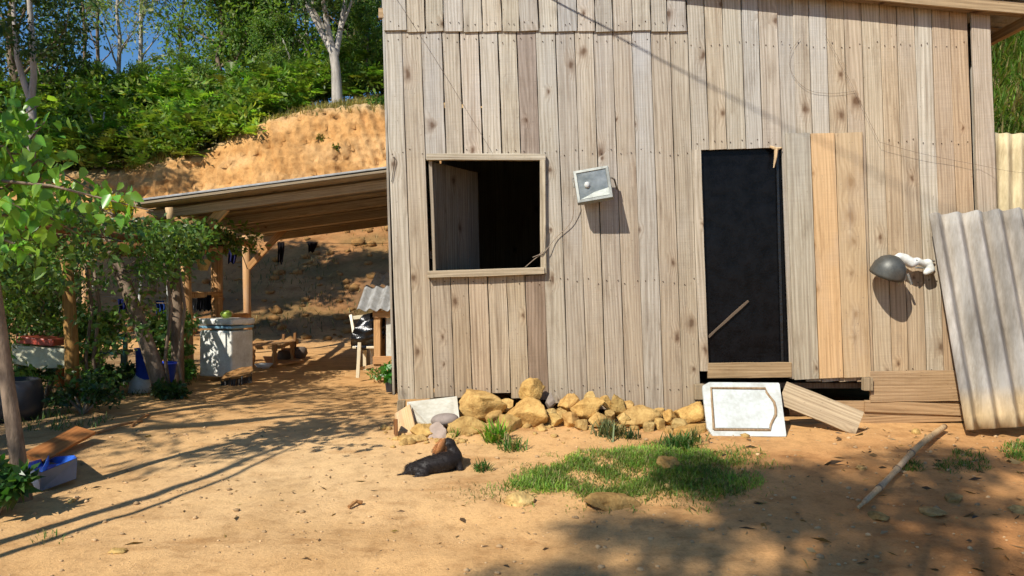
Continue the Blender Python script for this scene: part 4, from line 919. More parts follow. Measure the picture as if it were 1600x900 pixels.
log('post', [P(341, 585, 10.6), P(339, 500, 10.6), P(339, 358, 10.6)], [.085, .08, .08], shel, (.9, .85, .8))
log('post', [P(388, 548, 13.9), P(386, 470, 13.9), P(384, 362, 13.9)], [.075, .07, .07], shel)
log('post', [(-2.1, 13.8, .15), (-2.1, 13.8, SZ(-2.1) - .1)], [.07, .07], shel)
board('brace', P(388, 418, 13.7), P(446, 356, 13.6), .11, .06, logwood, shel, (.9, .82, .7))
board('knee_block', P(318, 362, 9.5), P(352, 324, 9.3), .13, .05, logwood, shel, (1.1, 1.1, 1.05))
log('stub_post', [P(268, 352, 9.1), P(264, 324, 9.05)], [.045, .045], shel, (1, 1, 1), mat=newwood)
log('crossbar', [P(270, 392, 9.85), P(345, 389, 10.5)], [.05, .055], shel)
log('crossbar', [P(295, 461, 9.9), P(345, 460, 10.5)], [.045, .04], shel)
log('crossbar', [P(345, 496, 10.6), P(385, 493, 12.5)], [.05, .045], shel, (1.05, 1, .95))
# small floodlight under the shelter roof
f2_ = empty('floodlight', P(305, 380, 9.5), 'small dark floodlight hung under the shelter roof', 'floodlight')
qq = Quaternion((0, 1, 0), R(12)) @ Quaternion((1, 0, 0), R(-20))
MB().box(P(305, 379, 9.5), (.17, .07, .15), qq).build('housing', metal, f2_, tint=(.1, .11, .13), bevel=.008)
MB().box(P(305, 380, 9.45), (.13, .012, .09), qq).build('glass', glassm, f2_)
bk = empty('hanging_basket', P(318, 418, 9.7), 'tiny straw basket hanging under the shelter', 'basket'); MB().lathe([(0, -.09), (.05, -.09), (.10, .05), (.095, .055), (.045, -.08), (0, -.08)], P(318, 412, 9.7), 14).build('bowl', newwood, bk, tint=(.9, .95, .7)); MB().tube([P(318, 404, 9.7), P(320, 390, 9.85)], .005, 4).build('cord', wirem, bk)
MB_ = MB(); n = 12
def hung(name, px0, py0, px1, py1, D, colr, label, cat='garment', waist=None, seed=0):
    """a hanging cloth with folds and thickness"""
    vs = []; fs = []; nx_, ny2 = 10, 9
    for j in range(ny2 + 1):
        v = j / ny2; wsc = 1 if waist is None else (1 - (1 - waist) * v)
        for i in range(nx_ + 1):
            u = i / nx_ - .5; x = px0 + (px1 - px0) * (.5 + u * wsc + .06 * math.sin(v * 5 + seed)); y = py0 + (py1 - py0) * v * (1 + .08 * math.sin(u * 9 + seed))
            vs.append(P(x, y, D + .03 * math.sin(u * 14 + seed) * (.3 + v) + .03))
    k = len(vs); vs += [p + Vector((0, .012, 0)) for p in vs]; W_ = nx_ + 1
    for j in range(ny2):
        for i in range(nx_): a = j * W_ + i; fs += [(a, a + 1, a + W_ + 1, a + W_), (k + a, k + a + W_, k + a + W_ + 1, k + a + 1)]
        a = j * W_; fs += [(a, a + W_, k + a + W_, k + a)]; a += nx_; fs += [(a, k + a, k + a + W_, a + W_)]
    for i in range(nx_): fs += [(i, k + i, k + i + 1, i + 1)]; a = ny2 * W_ + i; fs += [(a, a + 1, k + a + 1, k + a)]
    o = MB().add(vs, fs).build(name, cloth, None, smooth=True, tint=colr); return tag(o, label, cat, 'washing hung up at the shelter')
hung('hanging_sock', 433, 378, 444, 411, 14.2, (.012, .01, .012), 'long narrow black garment on the line behind the shelter', waist=.75)
hung('hanging_cloth', 479, 378, 496, 394, 14.2, (.012, .01, .012), 'short tapering black garment on the line behind the shelter', waist=.5)
hung('hanging_cloth', 355, 388, 371, 411, 12.2, (.02, .02, .07), 'dark blue cloth hanging between the shelter posts', waist=.7)
hung('hanging_cloth', 347, 366, 353, 386, 10.7, (.015, .015, .02), 'dark strip hanging at the top of the shelter post', waist=.8)
for i, (a, b) in enumerate(((300, 308), (308, 316), (316, 323), (323, 330))):
    hung('hanging_cloth', a, 461, b, 485, 10.15, ((.22, .23, .25), (.02, .02, .025), (.035, .035, .04), (.015, .015, .02))[i], ('grey cloth strip, leftmost on the shelter crossbar', 'black cloth strip beside the grey one on crossbar', 'charcoal cloth strip third along the crossbar', 'black cloth strip nearest the thick shelter post')[i], seed=i)
hung('hanging_cloth', 202, 465, 217, 505, 11, (.02, .035, .14), 'dark blue cloth hanging left of the white pole', seed=3)
hung('hanging_cloth', 185, 467, 200, 488, 11, (.015, .02, .09), 'navy cloth, leftmost hung under the arbour', seed=4)
hung('hanging_cloth', 244, 470, 257, 492, 11, (.02, .05, .20), 'blue cloth hanging right of the white pole', seed=5)
wire('washing_line', [P(160, 463, 11), P(230, 466, 11.0), P(300, 464, 11)], .004, 'washing line strung under the arbour', (.5, .5, .5), 'line')
wire('washing_line', [P(380, 372, 14.2), P(470, 379, 14.2), P(600, 380, 14.0), P(640, 376, 14)], .004, 'washing line strung behind the shelter', (.5, .5, .5), 'line')

# white chest with blue band
tk = empty('white_chest', P(344, 590, 9.6), 'white appliance chest with blue band standing under the shelter', 'appliance')
c0 = P(341, 590, 9.62); hgt = .70; q2 = Quaternion((0, 0, 1), R(-20))
MB().box(c0 + Vector((0, .28, .30)), (.52, .42, .60), q2).build('body', white, tk, tint=(1.3, 1.28, 1.22), bevel=.02)
MB().box(c0 + Vector((0, .28, .645)), (.535, .435, .035), q2).build('band', plastic, tk, tint=(.22, .42, .55), bevel=.008)
MB().box(c0 + Vector((0, .28, .715)), (.56, .46, .08), q2).build('lid', white, tk, tint=(1.32, 1.32, 1.3), bevel=.02)
me = stone_mesh('gourd', (.15, .12, .11), 400, simple_mat('gourd_skin', (.30, .42, .06), .4, .4), 0, .03)
o = bpy.data.objects.new('gourd', me); put(o, Matrix.Translation(c0 + Vector((.02, .22, .81)))); tag(o, 'green gourd lying on the white chest', 'gourd')
tb = PG(372, 600)
bs = empty('scrub_brush', tb, 'big upturned bristle brush in front of the white chest', 'brush')
MB().add([P(345, 590, 9.3), P(352, 583, 9.35), P(376, 574, 9.5), P(394, 572, 9.5), P(396, 580, 9.3), P(392, 584, 9.2), P(350, 592, 9.15), P(344, 592, 9.2)], [(0, 1, 2, 3, 4, 5, 6, 7)]).add([P(344, 592, 9.2), P(392, 584, 9.2), P(392, 588, 9.2), P(344, 596, 9.2)], [(0, 1, 2, 3)]).build('back', logwood, bs, tint=(.7, .68, .6))
mb = MB(); r = random.Random(6)
for i in range(70):
    u = r.random(); a = P(346 + 46 * u, 593 - 9 * u, 9.2 + r.uniform(0, .2)); mb.tube([a, a + Vector((r.uniform(-.02, .02), r.uniform(-.03, .01), -.11))], [.012, .006], 4, False)
mb.build('bristles', cloth, bs, tint=(.10, .09, .08))
bw = PG(412, 576); b_ = MB().lathe([(0, .01), (.07, .01), (.13, .07), (.135, .075), (.075, .0), (0, 0)], bw, 20).build('bowl', white, None, bw, True, (1.1, 1.1, 1.15)); tag(b_, 'white bowl on the earth by the low table', 'bowl')
# low table with a turned leg
lt = empty('low_table', P(428, 574, 12), 'low wooden table with turned legs behind the white bowl', 'table')
MB().add([P(388, 542, 11.6), P(438, 540, 11.4), P(461, 532, 13.0), P(459, 530, 13.1), P(388, 534, 13.2)], [(0, 1, 2, 3, 4)]).add([P(388, 542, 11.6), P(438, 540, 11.4), P(461, 532, 13.0), P(461, 536, 13.0), P(438, 545, 11.4), P(388, 547, 11.6)], [(0, 1, 4, 5), (1, 2, 3, 4)]).build('top', logwood, lt, tint=(.95, .95, .9))
turn = [(.03, 0), (.042, .04), (.02, .07), (.035, .12), (.045, .2), (.03, .25), (.045, .28), (.045, .36)]
for (x, y, D) in ((429, 575, 11.45), (395, 577, 11.6), (457, 566, 12.8)): MB().lathe(turn, P(x, y, D), 10).build('leg', logwood, lt, smooth=True)
stl = empty('stool', P(455, 560, 13.2), 'dark wooden stool frame behind the low table', 'stool')
for (x0_, y0_, x1_, y1_, D) in ((443, 556, 443, 522, 13.3), (460, 562, 461, 520, 13.1), (455, 562, 455, 536, 13.5)): board('leg', P(x0_, y0_, D), P(x1_, y1_, D), .045, .045, logwood, stl, (.5, .45, .4))
board('rail', P(440, 546, 13.3), P(464, 546, 13.1), .05, .03, logwood, stl, (.5, .45, .4))
for i, (x, y, lb) in enumerate(((444, 558, 'dark round clay pot left of its pair under the low table'), (469, 553, 'dark round clay pot at the right end of the low table'))):
    g = P(x, y, 12.9); b_ = MB().lathe([(0, 0), (.08, .01), (.13, .09), (.11, .17), (.08, .2), (.06, .2), (.06, .15), (0, .1)], g - Vector((0, 0, .08)), 16).build('clay_pot', stonegrey, None, g, True, (.4, .36, .33)); tag(b_, lb, 'pot', 'clay pots')

# hutch with small corrugated roof, beside the house
hu = empty('hutch', P(598, 590, 10), 'small wooden hutch with corrugated roof beside the house corner', 'hutch')
hx, hy, hz = -1.98, 9.75, .17
for (x, y) in ((hx + .22, hy), (hx + .22, hy + .7), (hx + .85, hy), (hx + .85, hy + .7)): board('post', (x, y, hz), (x, y, 1.12 + .25 * (y > hy)), .085, .085, newwood, hu, (.95, .85, .75), nrm=(0, -1, 0))
board('rail', (hx + .17, hy - .05, .46), (hx + .9, hy - .05, .46), .10, .04, newwood, hu, (.85, .7, .6)); board('rail', (hx + .17, hy - .05, 1.06), (hx + .9, hy - .05, 1.06), .09, .04, newwood, hu, (.9, .78, .68)); board('rail', (hx + .24, hy - .055, .32), (hx + .9, hy - .055, .30), .08, .04, newwood, hu, (.85, .7, .6))
MB().box((hx + .58, hy + .02, .77), (.5, .02, .56)).build('door', white, hu, tint=(1.0, .98, .9), bevel=.005)
MB().box((hx + .25, hy + .36, .75), (.02, .64, .6)).build('side', newwood, hu, tint=(.8, .7, .6))
rs = corrugated('roof', (hx - .02, hy - .16, 1.12), (1, 0, 0), (.08, .75, .42), 1.0, .62, None, fibre, wl=.14, amp=.022); del rs['category']; rs.parent = hu; rs.matrix_basis = WM[hu.name].inverted() @ WM[rs.name]
rs = corrugated('roof_cap', (hx + .04, hy + .42, 1.44), (1, 0, 0), (.08, .75, .30), .95, .45, None, fibre, wl=.14, amp=.018, colf=lambda u, v, s_: (1.35, 1.25, 1.05)); del rs['category']; rs.parent = hu; rs.matrix_basis = WM[hu.name].inverted() @ WM[rs.name]
# plastic chair with black film over it
ch = empty('plastic_chair', P(572, 585, 10), 'cream plastic chair half covered with black film by the hutch', 'chair')
def leg(a, b, w_=.045, t=(1.15, 1.0, .75)): board('leg', a, b, w_, .035, plastic, ch, (.72, .62, .42))
leg(P(559, 590, 9.8), P(562, 535, 9.8)); leg(P(582, 583, 10.0), P(580, 535, 10.0)); leg(P(570, 578, 10.3), P(570, 535, 10.3)); leg(P(590, 576, 10.5), P(590, 535, 10.5))
MB().box(P(575, 541, 10.1), (.34, .42, .035)).build('seat', plastic, ch, tint=(.72, .62, .42), bevel=.01)
board('back_post', P(556, 540, 10.2), P(548, 492, 10.35), .04, .03, plastic, ch, (.75, .66, .46)); board('back_post', P(592, 540, 10.2), P(588, 488, 10.35), .04, .03, plastic, ch, (.75, .66, .46)); board('back_rail', P(549, 497, 10.35), P(590, 492, 10.35), .05, .025, plastic, ch, (.75, .66, .46)); board('stretcher', P(563, 576, 9.85), P(600, 568, 9.95), .04, .03, newwood, ch)
vs = []; fs = []; nn_ = 14
outl = [(566, 492, 560, 545), (572, 490, 566, 547), (580, 488, 574, 549), (588, 488, 583, 546), (596, 490, 592, 538), (602, 492, 602, 528)]
for i, (x0_, y0_, x1_, y1_) in enumerate(outl):
    for j in range(nn_ + 1):
        v = j / nn_; vs.append(P(x0_ + (x1_ - x0_) * v - 14 * math.sin(v * 2.2) * (1 - i / 5), y0_ + (y1_ - y0_) * v, 9.95 - .12 * math.sin(v * 3) + .22 * float(fbm(i * 1.1, j * .6, 91, 3))))
for i in range(5):
    for j in range(nn_): a = i * (nn_ + 1) + j; fs.append((a, a + 1, a + nn_ + 2, a + nn_ + 1))
o = MB().add(vs, fs).build('black_film', blackfilm, None, smooth=True); sd_ = o.modifiers.new('t', 'SOLIDIFY'); sd_.thickness = .006; ss_ = o.modifiers.new('s', 'SUBSURF'); ss_.levels = 2; ss_.render_levels = 2
tag(o, 'crumpled black plastic film draped over the chair by hutch', 'plastic film')
def potted(px, py, D, label):
    g = P(px, py, D); e = empty('potted_plant', g, label, 'plant'); MB().lathe([(0, 0), (.055, 0), (.075, .14), (.07, .14), (.05, .02), (0, .02)], g, 14).build('pot', plastic, e, tint=(.04, .04, .045))
    rn = np.random.RandomState(3); me = leaf_obj_mesh('leaves', [(0, 0, .18), (.05, 0, .22), (-.05, .02, .22), (0, 0, .28)], .08, 25, .08, (.10, .28, .04), rn, .1, gloss_leaf, .6)
    c = bpy.data.objects.new('leaves', me); put(c, Matrix.Translation(g), e)
potted(611, 612, 8.6, 'small black pot with a green plant at the house corner')
rn = np.random.RandomState(31); g = P(588, 592, 9.6); me = leaf_obj_mesh('weed', [(0, 0, .05), (.05, 0, .08), (-.06, 0, .07), (.12, .05, .06)], .07, 25, .06, (.15, .28, .06), rn, -.2, gloss_leaf, .3); o = bpy.data.objects.new('weed', me); put(o, Matrix.Translation(g)); tag(o, 'small weed at the foot of the hutch', 'weed')

# ------------------------------------------------------------------ vine-covered arbour and things under it
def lp(px, py, D): return P(px, py, D)
ar = empty('arbour', (-4.6, 7.6, .1), 'rough pole arbour carrying vines at the left', 'arbour')
log('post', [lp(113, 640, 8.0), lp(112, 540, 8.0), lp(104, 405, 8.0)], [.075, .07, .06], ar, (.62, .62, .45))
log('post', [lp(278, 622, 8.9), lp(277, 500, 8.9), lp(272, 395, 8.9)], [.08, .07, .06], ar, (.62, .55, .48), mat=bark)
log('post', [(-6.6, 8.2, .0), (-6.6, 8.2, 1.9)], [.07, .06], ar); log('post', [(-6.4, 11.2, .1), (-6.4, 11.2, 1.95)], [.07, .06], ar)
bt_c = (.45, .36, .28)
log('beam', [(-6.9, 8.3, 1.86), (-5.2, 8.05, 1.88), (-4.0, 8.6, 1.86), (-3.85, 9.0, 1.86)], [.05, .055, .05, .045], ar, bt_c)
log('beam', [(-7.0, 6.2, 1.84), (-5.4, 6.5, 1.9), (-4.4, 7.0, 1.9)], [.045, .05, .04], ar, bt_c)
log('beam', [(-5.7, 5.8, 1.95), (-5.0, 8.0, 1.96), (-5.2, 11.3, 1.98)], [.045, .045, .04], ar, bt_c); log('beam', [(-4.3, 6.6, 1.96), (-4.15, 8.9, 1.95), (-4.5, 11, 1.98)], [.04, .045, .04], ar, bt_c); log('beam', [(-6.6, 11.2, 1.9), (-4.2, 11.0, 1.95)], [.05, .045], ar, bt_c)
# vine: leaf mass over and hanging through the arbour
rn = np.random.RandomState(8); r = random.Random(8); cs = []
for i in range(300):
    x = r.uniform(-6.8, -3.75); y = r.uniform(6.6, 11.0)
    if x > -5.3 and y < 8.8 and r.random() < .6: continue
    cs.append((x, y, 2.02 + r.uniform(-.08, .2) + .05 * math.sin(x * 3)))
for i in range(150):
    x = r.uniform(-6.6, -3.75); y = r.choice((7.9, 8.2, 8.6, 6.7)) + r.uniform(-.15, .15); cs.append((x, y, r.uniform(1.45, 2.0)))
for i in range(26): cs.append((r.uniform(-4.2, -3.65), r.uniform(8.3, 9.1), r.uniform(1.75, 2.2)))
def _hit(c): t = (c[2] - .5) / 1.13; return abs(c[0] + .72 * t + 3.82) < .62 and abs(c[1] + t - 9.55) < .6
cs = [c for c in cs if not (_hit(c) and r.random() < .85)]
for i in range(150): cs.append((r.uniform(-7.2, -4.95), r.uniform(4.0, 6.9), 2.05 + r.uniform(-.15, .25)))
for i in range(130):
    px_ = r.uniform(-40, 292); py_ = 315 + 290 * r.random() ** 1.5; D_ = r.uniform(7.3, 9.2); q_ = P(px_, py_, D_)
    if not _hit(q_) and q_.z > .3 and q_.x < -3.7 and not (200 < px_ < 280 and py_ > 515): cs.append(tuple(q_))
cs = [c for c in cs if not (800 + F * c[0] / c[1] > 195 and 450 - F * (c[2] - CAMZ) / c[1] < 352)]
vn = empty('vine', (-4.3, 8.6, .15), 'dense small-leaved vine spread over the arbour', 'vine')
me = leaf_obj_mesh('leaves', [(a + 4.3, b - 8.6, c - .15) for a, b, c in cs], .23, 46, .075, (.15, .25, .06), rn, .5, gloss_leaf, .5, .6)
put(bpy.data.objects.new('leaves', me), Matrix.Translation((-4.3, 8.6, .15)), vn)
mb = MB()
for i in range(34):
    x, y, z = r.choice(cs); p = Vector((x, y, z)); pts = [p]
    for k in range(5): pts.append(pts[-1] + Vector((r.uniform(-.2, .2), r.uniform(-.2, .2), r.uniform(-.22, .06))))
    mb.tube(pts, .007, 4, False)
for px in (150, 138, 262, 283): mb.tube([lp(px + 4, 640 if px < 200 else 618, 8.3), lp(px - 4, 560, 8.3), lp(px + 6, 480, 8.3), lp(px - 8, 390, 8.3)], [.022, .02, .018, .014], 6)
mb.build('stems', bark, vn, None, True)['kind'] = 'stuff'
def trunk_tree(name, pts, rad, label, cents, crad, per, size, colr, seed, bm_=None, dz=0, matl=None, asp=.5, droop=.4):
    g = Vector(pts[0]); e = empty(name, g, label, 'tree')
    MB().tube(pts, rad, 9).build('trunk', bm_ or bark, e, g, True)
    rn = np.random.RandomState(seed); me = leaf_obj_mesh('crown', [tuple(Vector(c) - g) for c in cents], crad, per, size, colr, rn, droop, matl or gloss_leaf, asp)
    put(bpy.data.objects.new('crown', me), Matrix.Translation(g), e); return e
trunk_tree('leaning_tree', [lp(262, 634, 8.3), lp(236, 555, 8.3), lp(206, 470, 8.4), lp(178, 395, 8.5), lp(150, 330, 8.6)], [.10, .085, .075, .06, .04], 'dark trunk leaning left under the arbour', [(-5.3, 8.7, 2.2), (-5.6, 8.8, 2.1), (-5.5, 8.7, 2.25)], .3, 60, .09, (.06, .13, .035), 51)
# shrubs filling in under and behind the arbour
def shrub(name, loc, h, w_, label, seed, colr, size=.09, n=26, per=45, asp=.45, matl=None, cat='shrub', group=None):
    loc = Vector(loc); e = empty(name, loc, label, cat, group); r = random.Random(seed); rn = np.random.RandomState(seed); mb = MB(); cs = []
    for k in range(max(4, n // 3)):
        a = r.random() * 6.283; d = Vector((math.cos(a) * w_ * r.uniform(.2, .9), math.sin(a) * w_ * r.uniform(.2, .9), h * r.uniform(.5, 1))); mid = d * .55 + Vector((0, 0, h * .1)); mb.tube([loc, loc + mid, loc + d], [.02, .013, .005], 5, False)
        for j in range(3): u = r.uniform(.35, 1); cs.append(tuple(mid.lerp(d, u) + Vector((r.uniform(-.1, .1), r.uniform(-.1, .1), r.uniform(-.1, .1))) * w_))
    mb.build('stems', bark, e, loc, True)['kind'] = 'stuff'; me = leaf_obj_mesh('foliage', cs, .28 * (w_ * h) ** .5, per, size, colr, rn, .25, matl or gloss_leaf, asp); put(bpy.data.objects.new('foliage', me), Matrix.Translation(loc), e); return e
for i, (px, D, h, w_, lb, c) in enumerate((
    (20, 9.5, 1.5, .8, 'shrub at the far left behind the cream trough', (.08, .16, .04)), (75, 9.8, 1.3, .7, 'shrub behind the red tray', (.09, .18, .045)), (140, 9.2, .95, .45, 'yellow-green shrub right of the arbour post', (.14, .22, .05)),
    (245, 9.5, .85, .42, 'light green plant behind the blue buckets', (.14, .24, .07)), (60, 12.5, 1.9, 1.1, 'dark bush deep behind the arbour at left', (.05, .1, .03)), (-20, 12, 2.0, 1.2, 'dark bush deep behind the arbour, farthest left', (.05, .1, .03)), (285, 9.3, .28, .25, 'small bright plant at the foot of the log post', (.13, .27, .05)), (268, 8.1, .16, .25, 'low weedy plant at the foot of the leaning trunk', (.06, .12, .035)),
    (178, 8.6, .3, .35, 'low dark plant in front of the green chair', (.06, .12, .035)), (130, 7.2, .35, .4, 'low plant on the earth behind the brown plank', (.05, .1, .03)), (70, 8.2, .4, .4, 'low plant under the cream trough', (.07, .15, .04)))):
    x = (px - 800) / F * D; shrub('shrub', (x, D, G(x, D)), h, w_, lb, 300 + i, c, .085 if h > .5 else .06, group='shrubs around the arbour')
shrub('shrub', PG(-6, 806), .28, .2, 'dark leafy plant in the left foreground corner', 330, (.05, .13, .03), .09, 18, 30)
o = shrub('sprig', P(318, 500, 9.2) + Vector((-.35, 0, -.25)), .35, .3, 'leafy sprig hanging in front of the white chest', 331, (.12, .22, .05), .07, 12, 14)

# near broad-leaved tree at the left edge: its trunk in view, leaves reaching in
g = PG(38, 782); tp = [g - Vector((0, 0, .05)), P(26, 700, g.y), P(10, 590, g.y), P(-6, 470, g.y), P(-30, 330, g.y - .1), P(-40, 180, g.y - .2)]
bt = empty('broad_leaved_tree', g, 'slim spotted trunk at the left edge with large bright leaves', 'tree')
mb = MB(); mb.tube(tp, [.055, .046, .041, .038, .033, .02], 10)
lc = []; rn = np.random.RandomState(12); r = random.Random(12)
for (a, b, c) in ((( -35, 330), (60, 250), (150, 300)), ((-40, 200), (20, 190), (60, 165)), ((-35, 300), (40, 290), (90, 260)), ((-30, 340), (60, 330), (130, 370)), ((-30, 280), (80, 290), (240, 330)), ((-40, 240), (30, 240), (70, 190)), ((-30, 360), (20, 380), (50, 400)), ((-40, 260), (-10, 300), (40, 330)), ((-30, 300), (100, 290), (190, 345)), ((-40, 150), (-10, 170), (15, 180)), ((-30, 220), (10, 230), (30, 270))):
    D = g.y + r.uniform(-.5, .35); p = [P(a[0], a[1], g.y - .1), P(b[0], b[1], D), P(c[0], c[1], D + .1)]
    mb.tube(p, [.012, .008, .004], 5, False)
    for k in range(52):
        u = r.uniform(.1, 1); q_ = (p[0].lerp(p[1], u * 2) if u < .5 else p[1].lerp(p[2], u * 2 - 1)); lc.append(q_ + Vector((r.gauss(0, .09), r.gauss(0, .14), r.gauss(0, .08))))
mb.build('trunk', bark, bt, g, True)
lc = [v for v in lc if 800 + F * v.x / v.y < 205]
n = len(lc); p = np.array([v[:] for v in lc]); d = rn.normal(size=(n, 3)) * .55; d[:, 2] -= .75; d /= np.linalg.norm(d, axis=1, keepdims=True)
sd = np.cross(d, rn.normal(size=(n, 3)) + np.array((0, -1.2, .6))); sd /= np.linalg.norm(sd, axis=1, keepdims=True); upv = np.cross(sd, d); L = rn.uniform(.05, .12, n)[:, None]; Wd = L * .31
V = np.stack([p, p + d * L * .25 + sd * Wd + upv * L * .10, p + d * L * .6 + sd * Wd * .8 + upv * L * .08, p + d * L, p + d * L * .6 - sd * Wd * .8 + upv * L * .08, p + d * L * .25 - sd * Wd + upv * L * .10], 1).reshape(-1, 3) - np.array(g[:])
b = np.arange(n)[:, None] * 6; Fq = np.concatenate([b + np.array([0, 1, 2, 3]), b + np.array([0, 3, 4, 5])], 1).reshape(-1, 4)
co = jcol(n, rn, (.19, .38, .05), .3); put(bpy.data.objects.new('leaves', npmesh('leaves', V, Fq, gloss_leaf, np.repeat(co, 6, 0))), Matrix.Translation(g), bt)
o = shrub('flowering_creeper', (-4.45, 8.3, 2.2), .22, .32, 'yellow-leaved creeper on top of the arbour', 340, (.62, .48, .04), .07, 16, 34)
# things under the arbour
tr = empty('trough', P(52, 575, 8.2), 'cream concrete wash trough on an orange pole under the arbour', 'trough')
MB().add([P(18, 540, 7.9), P(104, 545, 8.0), P(106, 575, 8.0), P(60, 576, 7.9), P(20, 568, 7.85), P(18, 537, 8.5), P(106, 541, 8.6), P(108, 572, 8.6), P(60, 572, 8.5), P(20, 562, 8.5)], [(0, 1, 2, 3, 4), (9, 8, 7, 6, 5), (0, 5, 6, 1), (1, 6, 7, 2), (2, 7, 8, 3), (3, 8, 9, 4), (4, 9, 5, 0)]).build('basin', white, tr, tint=(.88, .84, .62), bevel=.01)
log('leg', [P(94, 606, 8.1), P(92, 575, 8.1)], [.05, .05], tr, (1.1, .7, .5)); log('leg', [P(30, 640, 8.3), P(30, 570, 8.3)], [.05, .05], tr, (.5, .45, .4))
MB().box(P(68, 532, 8.2), (.40, .3, .075), Quaternion((0, 1, 0), R(5))).build('red_tray', plastic, None, tint=(.42, .07, .04), bevel=.01)
tag(bpy.data.objects['red_tray'], 'faded red tray lying on the cream trough', 'tray')
gc = empty('green_chair', P(175, 575, 10), 'dark green plastic chair under the arbour', 'chair')
for (x, y0_, y1_, D) in ((152, 580, 523, 9.9), (196, 580, 523, 9.9), (158, 572, 548, 10.4), (192, 572, 548, 10.4)): board('leg', P(x, y0_, D), P(x, y1_, D), .05, .04, plastic, gc, (.01, .075, .055))
MB().box(P(174, 550, 10.1), (.38, .42, .04)).build('seat', plastic, gc, tint=(.01, .075, .055)); board('back_rail', P(150, 526, 9.9), P(198, 526, 9.9), .08, .03, plastic, gc, (.012, .09, .065))
def bucket(name, px, py, D, h, r0, r1, t, label, cat='bucket', q=None):
    g = P(px, py, D); o = MB().lathe([(0, 0), (r0, 0), (r1, h), (r1 + .012, h), (r1 + .012, h - .02), (r1 - .006, h - .02), (r0 - .008, .012), (0, .012)], g, 22, q).build(name, plastic, None, g, True, t); return tag(o, label, cat)
bucket('bucket', 257, 599, 8.5, .24, .10, .13, (.02, .08, .70), 'bright blue bucket beside the log post')
bucket('drum', 226, 592, 8.7, .36, .09, .10, (.02, .08, .65), 'taller blue drum behind the leaning trunk', 'drum')
wb = PG(222, 622); MB().lathe([(0, .0), (.15, 0), (.13, .12), (.07, .2), (.055, .24), (0, .24)], P(222, 612, 8.7), 16).build('white_jug', white, None, tint=(1, 1, 1), smooth=True); tag(bpy.data.objects['white_jug'], 'white plastic container in front of the blue drum', 'container')
log_ = MB().tube([P(214, 512, 10.2), P(221, 430, 10.2)], .018, 8).build('white_pole', white, None); tag(log_, 'thin white pole standing under the arbour', 'pole')
log_ = MB().tube([P(262, 500, 9.0), P(262, 418, 9.0)], .014, 8).build('white_pole', white, None, tint=(.8, .8, .8)); tag(log_, 'thin pale rod standing beside the right arbour post', 'pole')
# left foreground: broken tray, plank, dark barrel
bt_ = empty('broken_tray', PG(80, 765), 'broken basin, blue inside and grey outside, on the left ground', 'basin')
Dn = PG(60, 768).y; Df = PG(118, 735).y
o0 = [P(44, 752, Dn), P(62, 768, Dn - .02), P(119, 748, Dn + .12), P(117, 728, Df + .15), P(70, 735, Df + .2), P(46, 742, Dn + .3)]
t0 = [P(42, 739, Dn - .02), P(64, 747, Dn - .06), P(121, 724, Dn + .12), P(117, 719, Df + .18), P(75, 722, Df + .25), P(46, 730, Dn + .3)]
k = 6; o0 = [p + Vector((0, 0, .0)) for p in o0]; t0 = [p + Vector((0, 0, .035)) for p in t0]
MB().add(o0 + t0, [(i, (i + 1) % k, k + (i + 1) % k, k + i) for i in range(k)] + [(5, 4, 3, 2, 1, 0)]).build('outer_shell', plastic, bt_, tint=(.11, .15, .22))
cen = sum(t0, Vector()) / 6; inn = lambda p, s_, dz_: cen + (p - cen) * s_ + Vector((0, 0, dz_))
MB().add([inn(p, .97, .002) for p in t0] + [inn(p, .86, -.045) for p in t0], [(i, k + i, k + (i + 1) % k, (i + 1) % k) for i in range(k)] + [(6, 7, 8, 9, 10, 11)]).build('lining', plastic, bt_, tint=(.02, .12, .55))
board('divider', inn(t0[1], .75, -.02), inn(t0[4], .75, -.02), .08, .008, plastic, bt_, (.03, .16, .55), nrm=(1, .3, 0))
o = board('loose_plank', PG(50, 730) + Vector((0, 0, .06)), PG(134, 692) + Vector((0, 0, .10)), .17, .025, logwood, None, (.85, .62, .45), nrm=(.2, -1, .9)); tag(o, 'reddish plank lying behind the broken basin', 'plank')
bz = P(15, 705, 7.0); o = MB().lathe([(0, 0), (.24, 0), (.28, .12), (.27, .28), (.25, .36), (.22, .37), (.20, .32), (0, .28)], (bz.x, bz.y, G(bz.x, bz.y)), 24).build('grey_barrel', plastic, None, tint=(.035, .035, .04), smooth=True); tag(o, 'dark grey tub in the shade at the left edge', 'tub')
for i, (x0_, y0_, x1_, y1_, lb) in enumerate(((150, 680, 222, 660, 'thin stick lying near the leaning trunk'), (205, 668, 232, 650, 'short pale stick lying near the leaning trunk'), (545, 796, 566, 789, 'pale splinter of wood on the middle of the yard'))):
    a, b = PG(x0_, y0_), PG(x1_, y1_); o = MB().tube([a + Vector((0, 0, .015)), (a + b) / 2 + Vector((0, .02, .03)), b + Vector((0, 0, .015))], .012, 6).build('stick', logwood, None, tint=(.8, .75, .7)); tag(o, lb, 'stick', 'sticks on the ground')
o = board('loose_plank', P(400, 577, 11.2), P(470, 563, 12.2), .14, .03, logwood, None, nrm=(0, 0, 1)); tag(o, 'weathered board lying flat on the earth under the low table', 'plank')

# ------------------------------------------------------------------ hillside vegetation
def HG(px, D, dx=0): x = (px - 800) / F * D + dx; return Vector((x, D, G(x, D)))
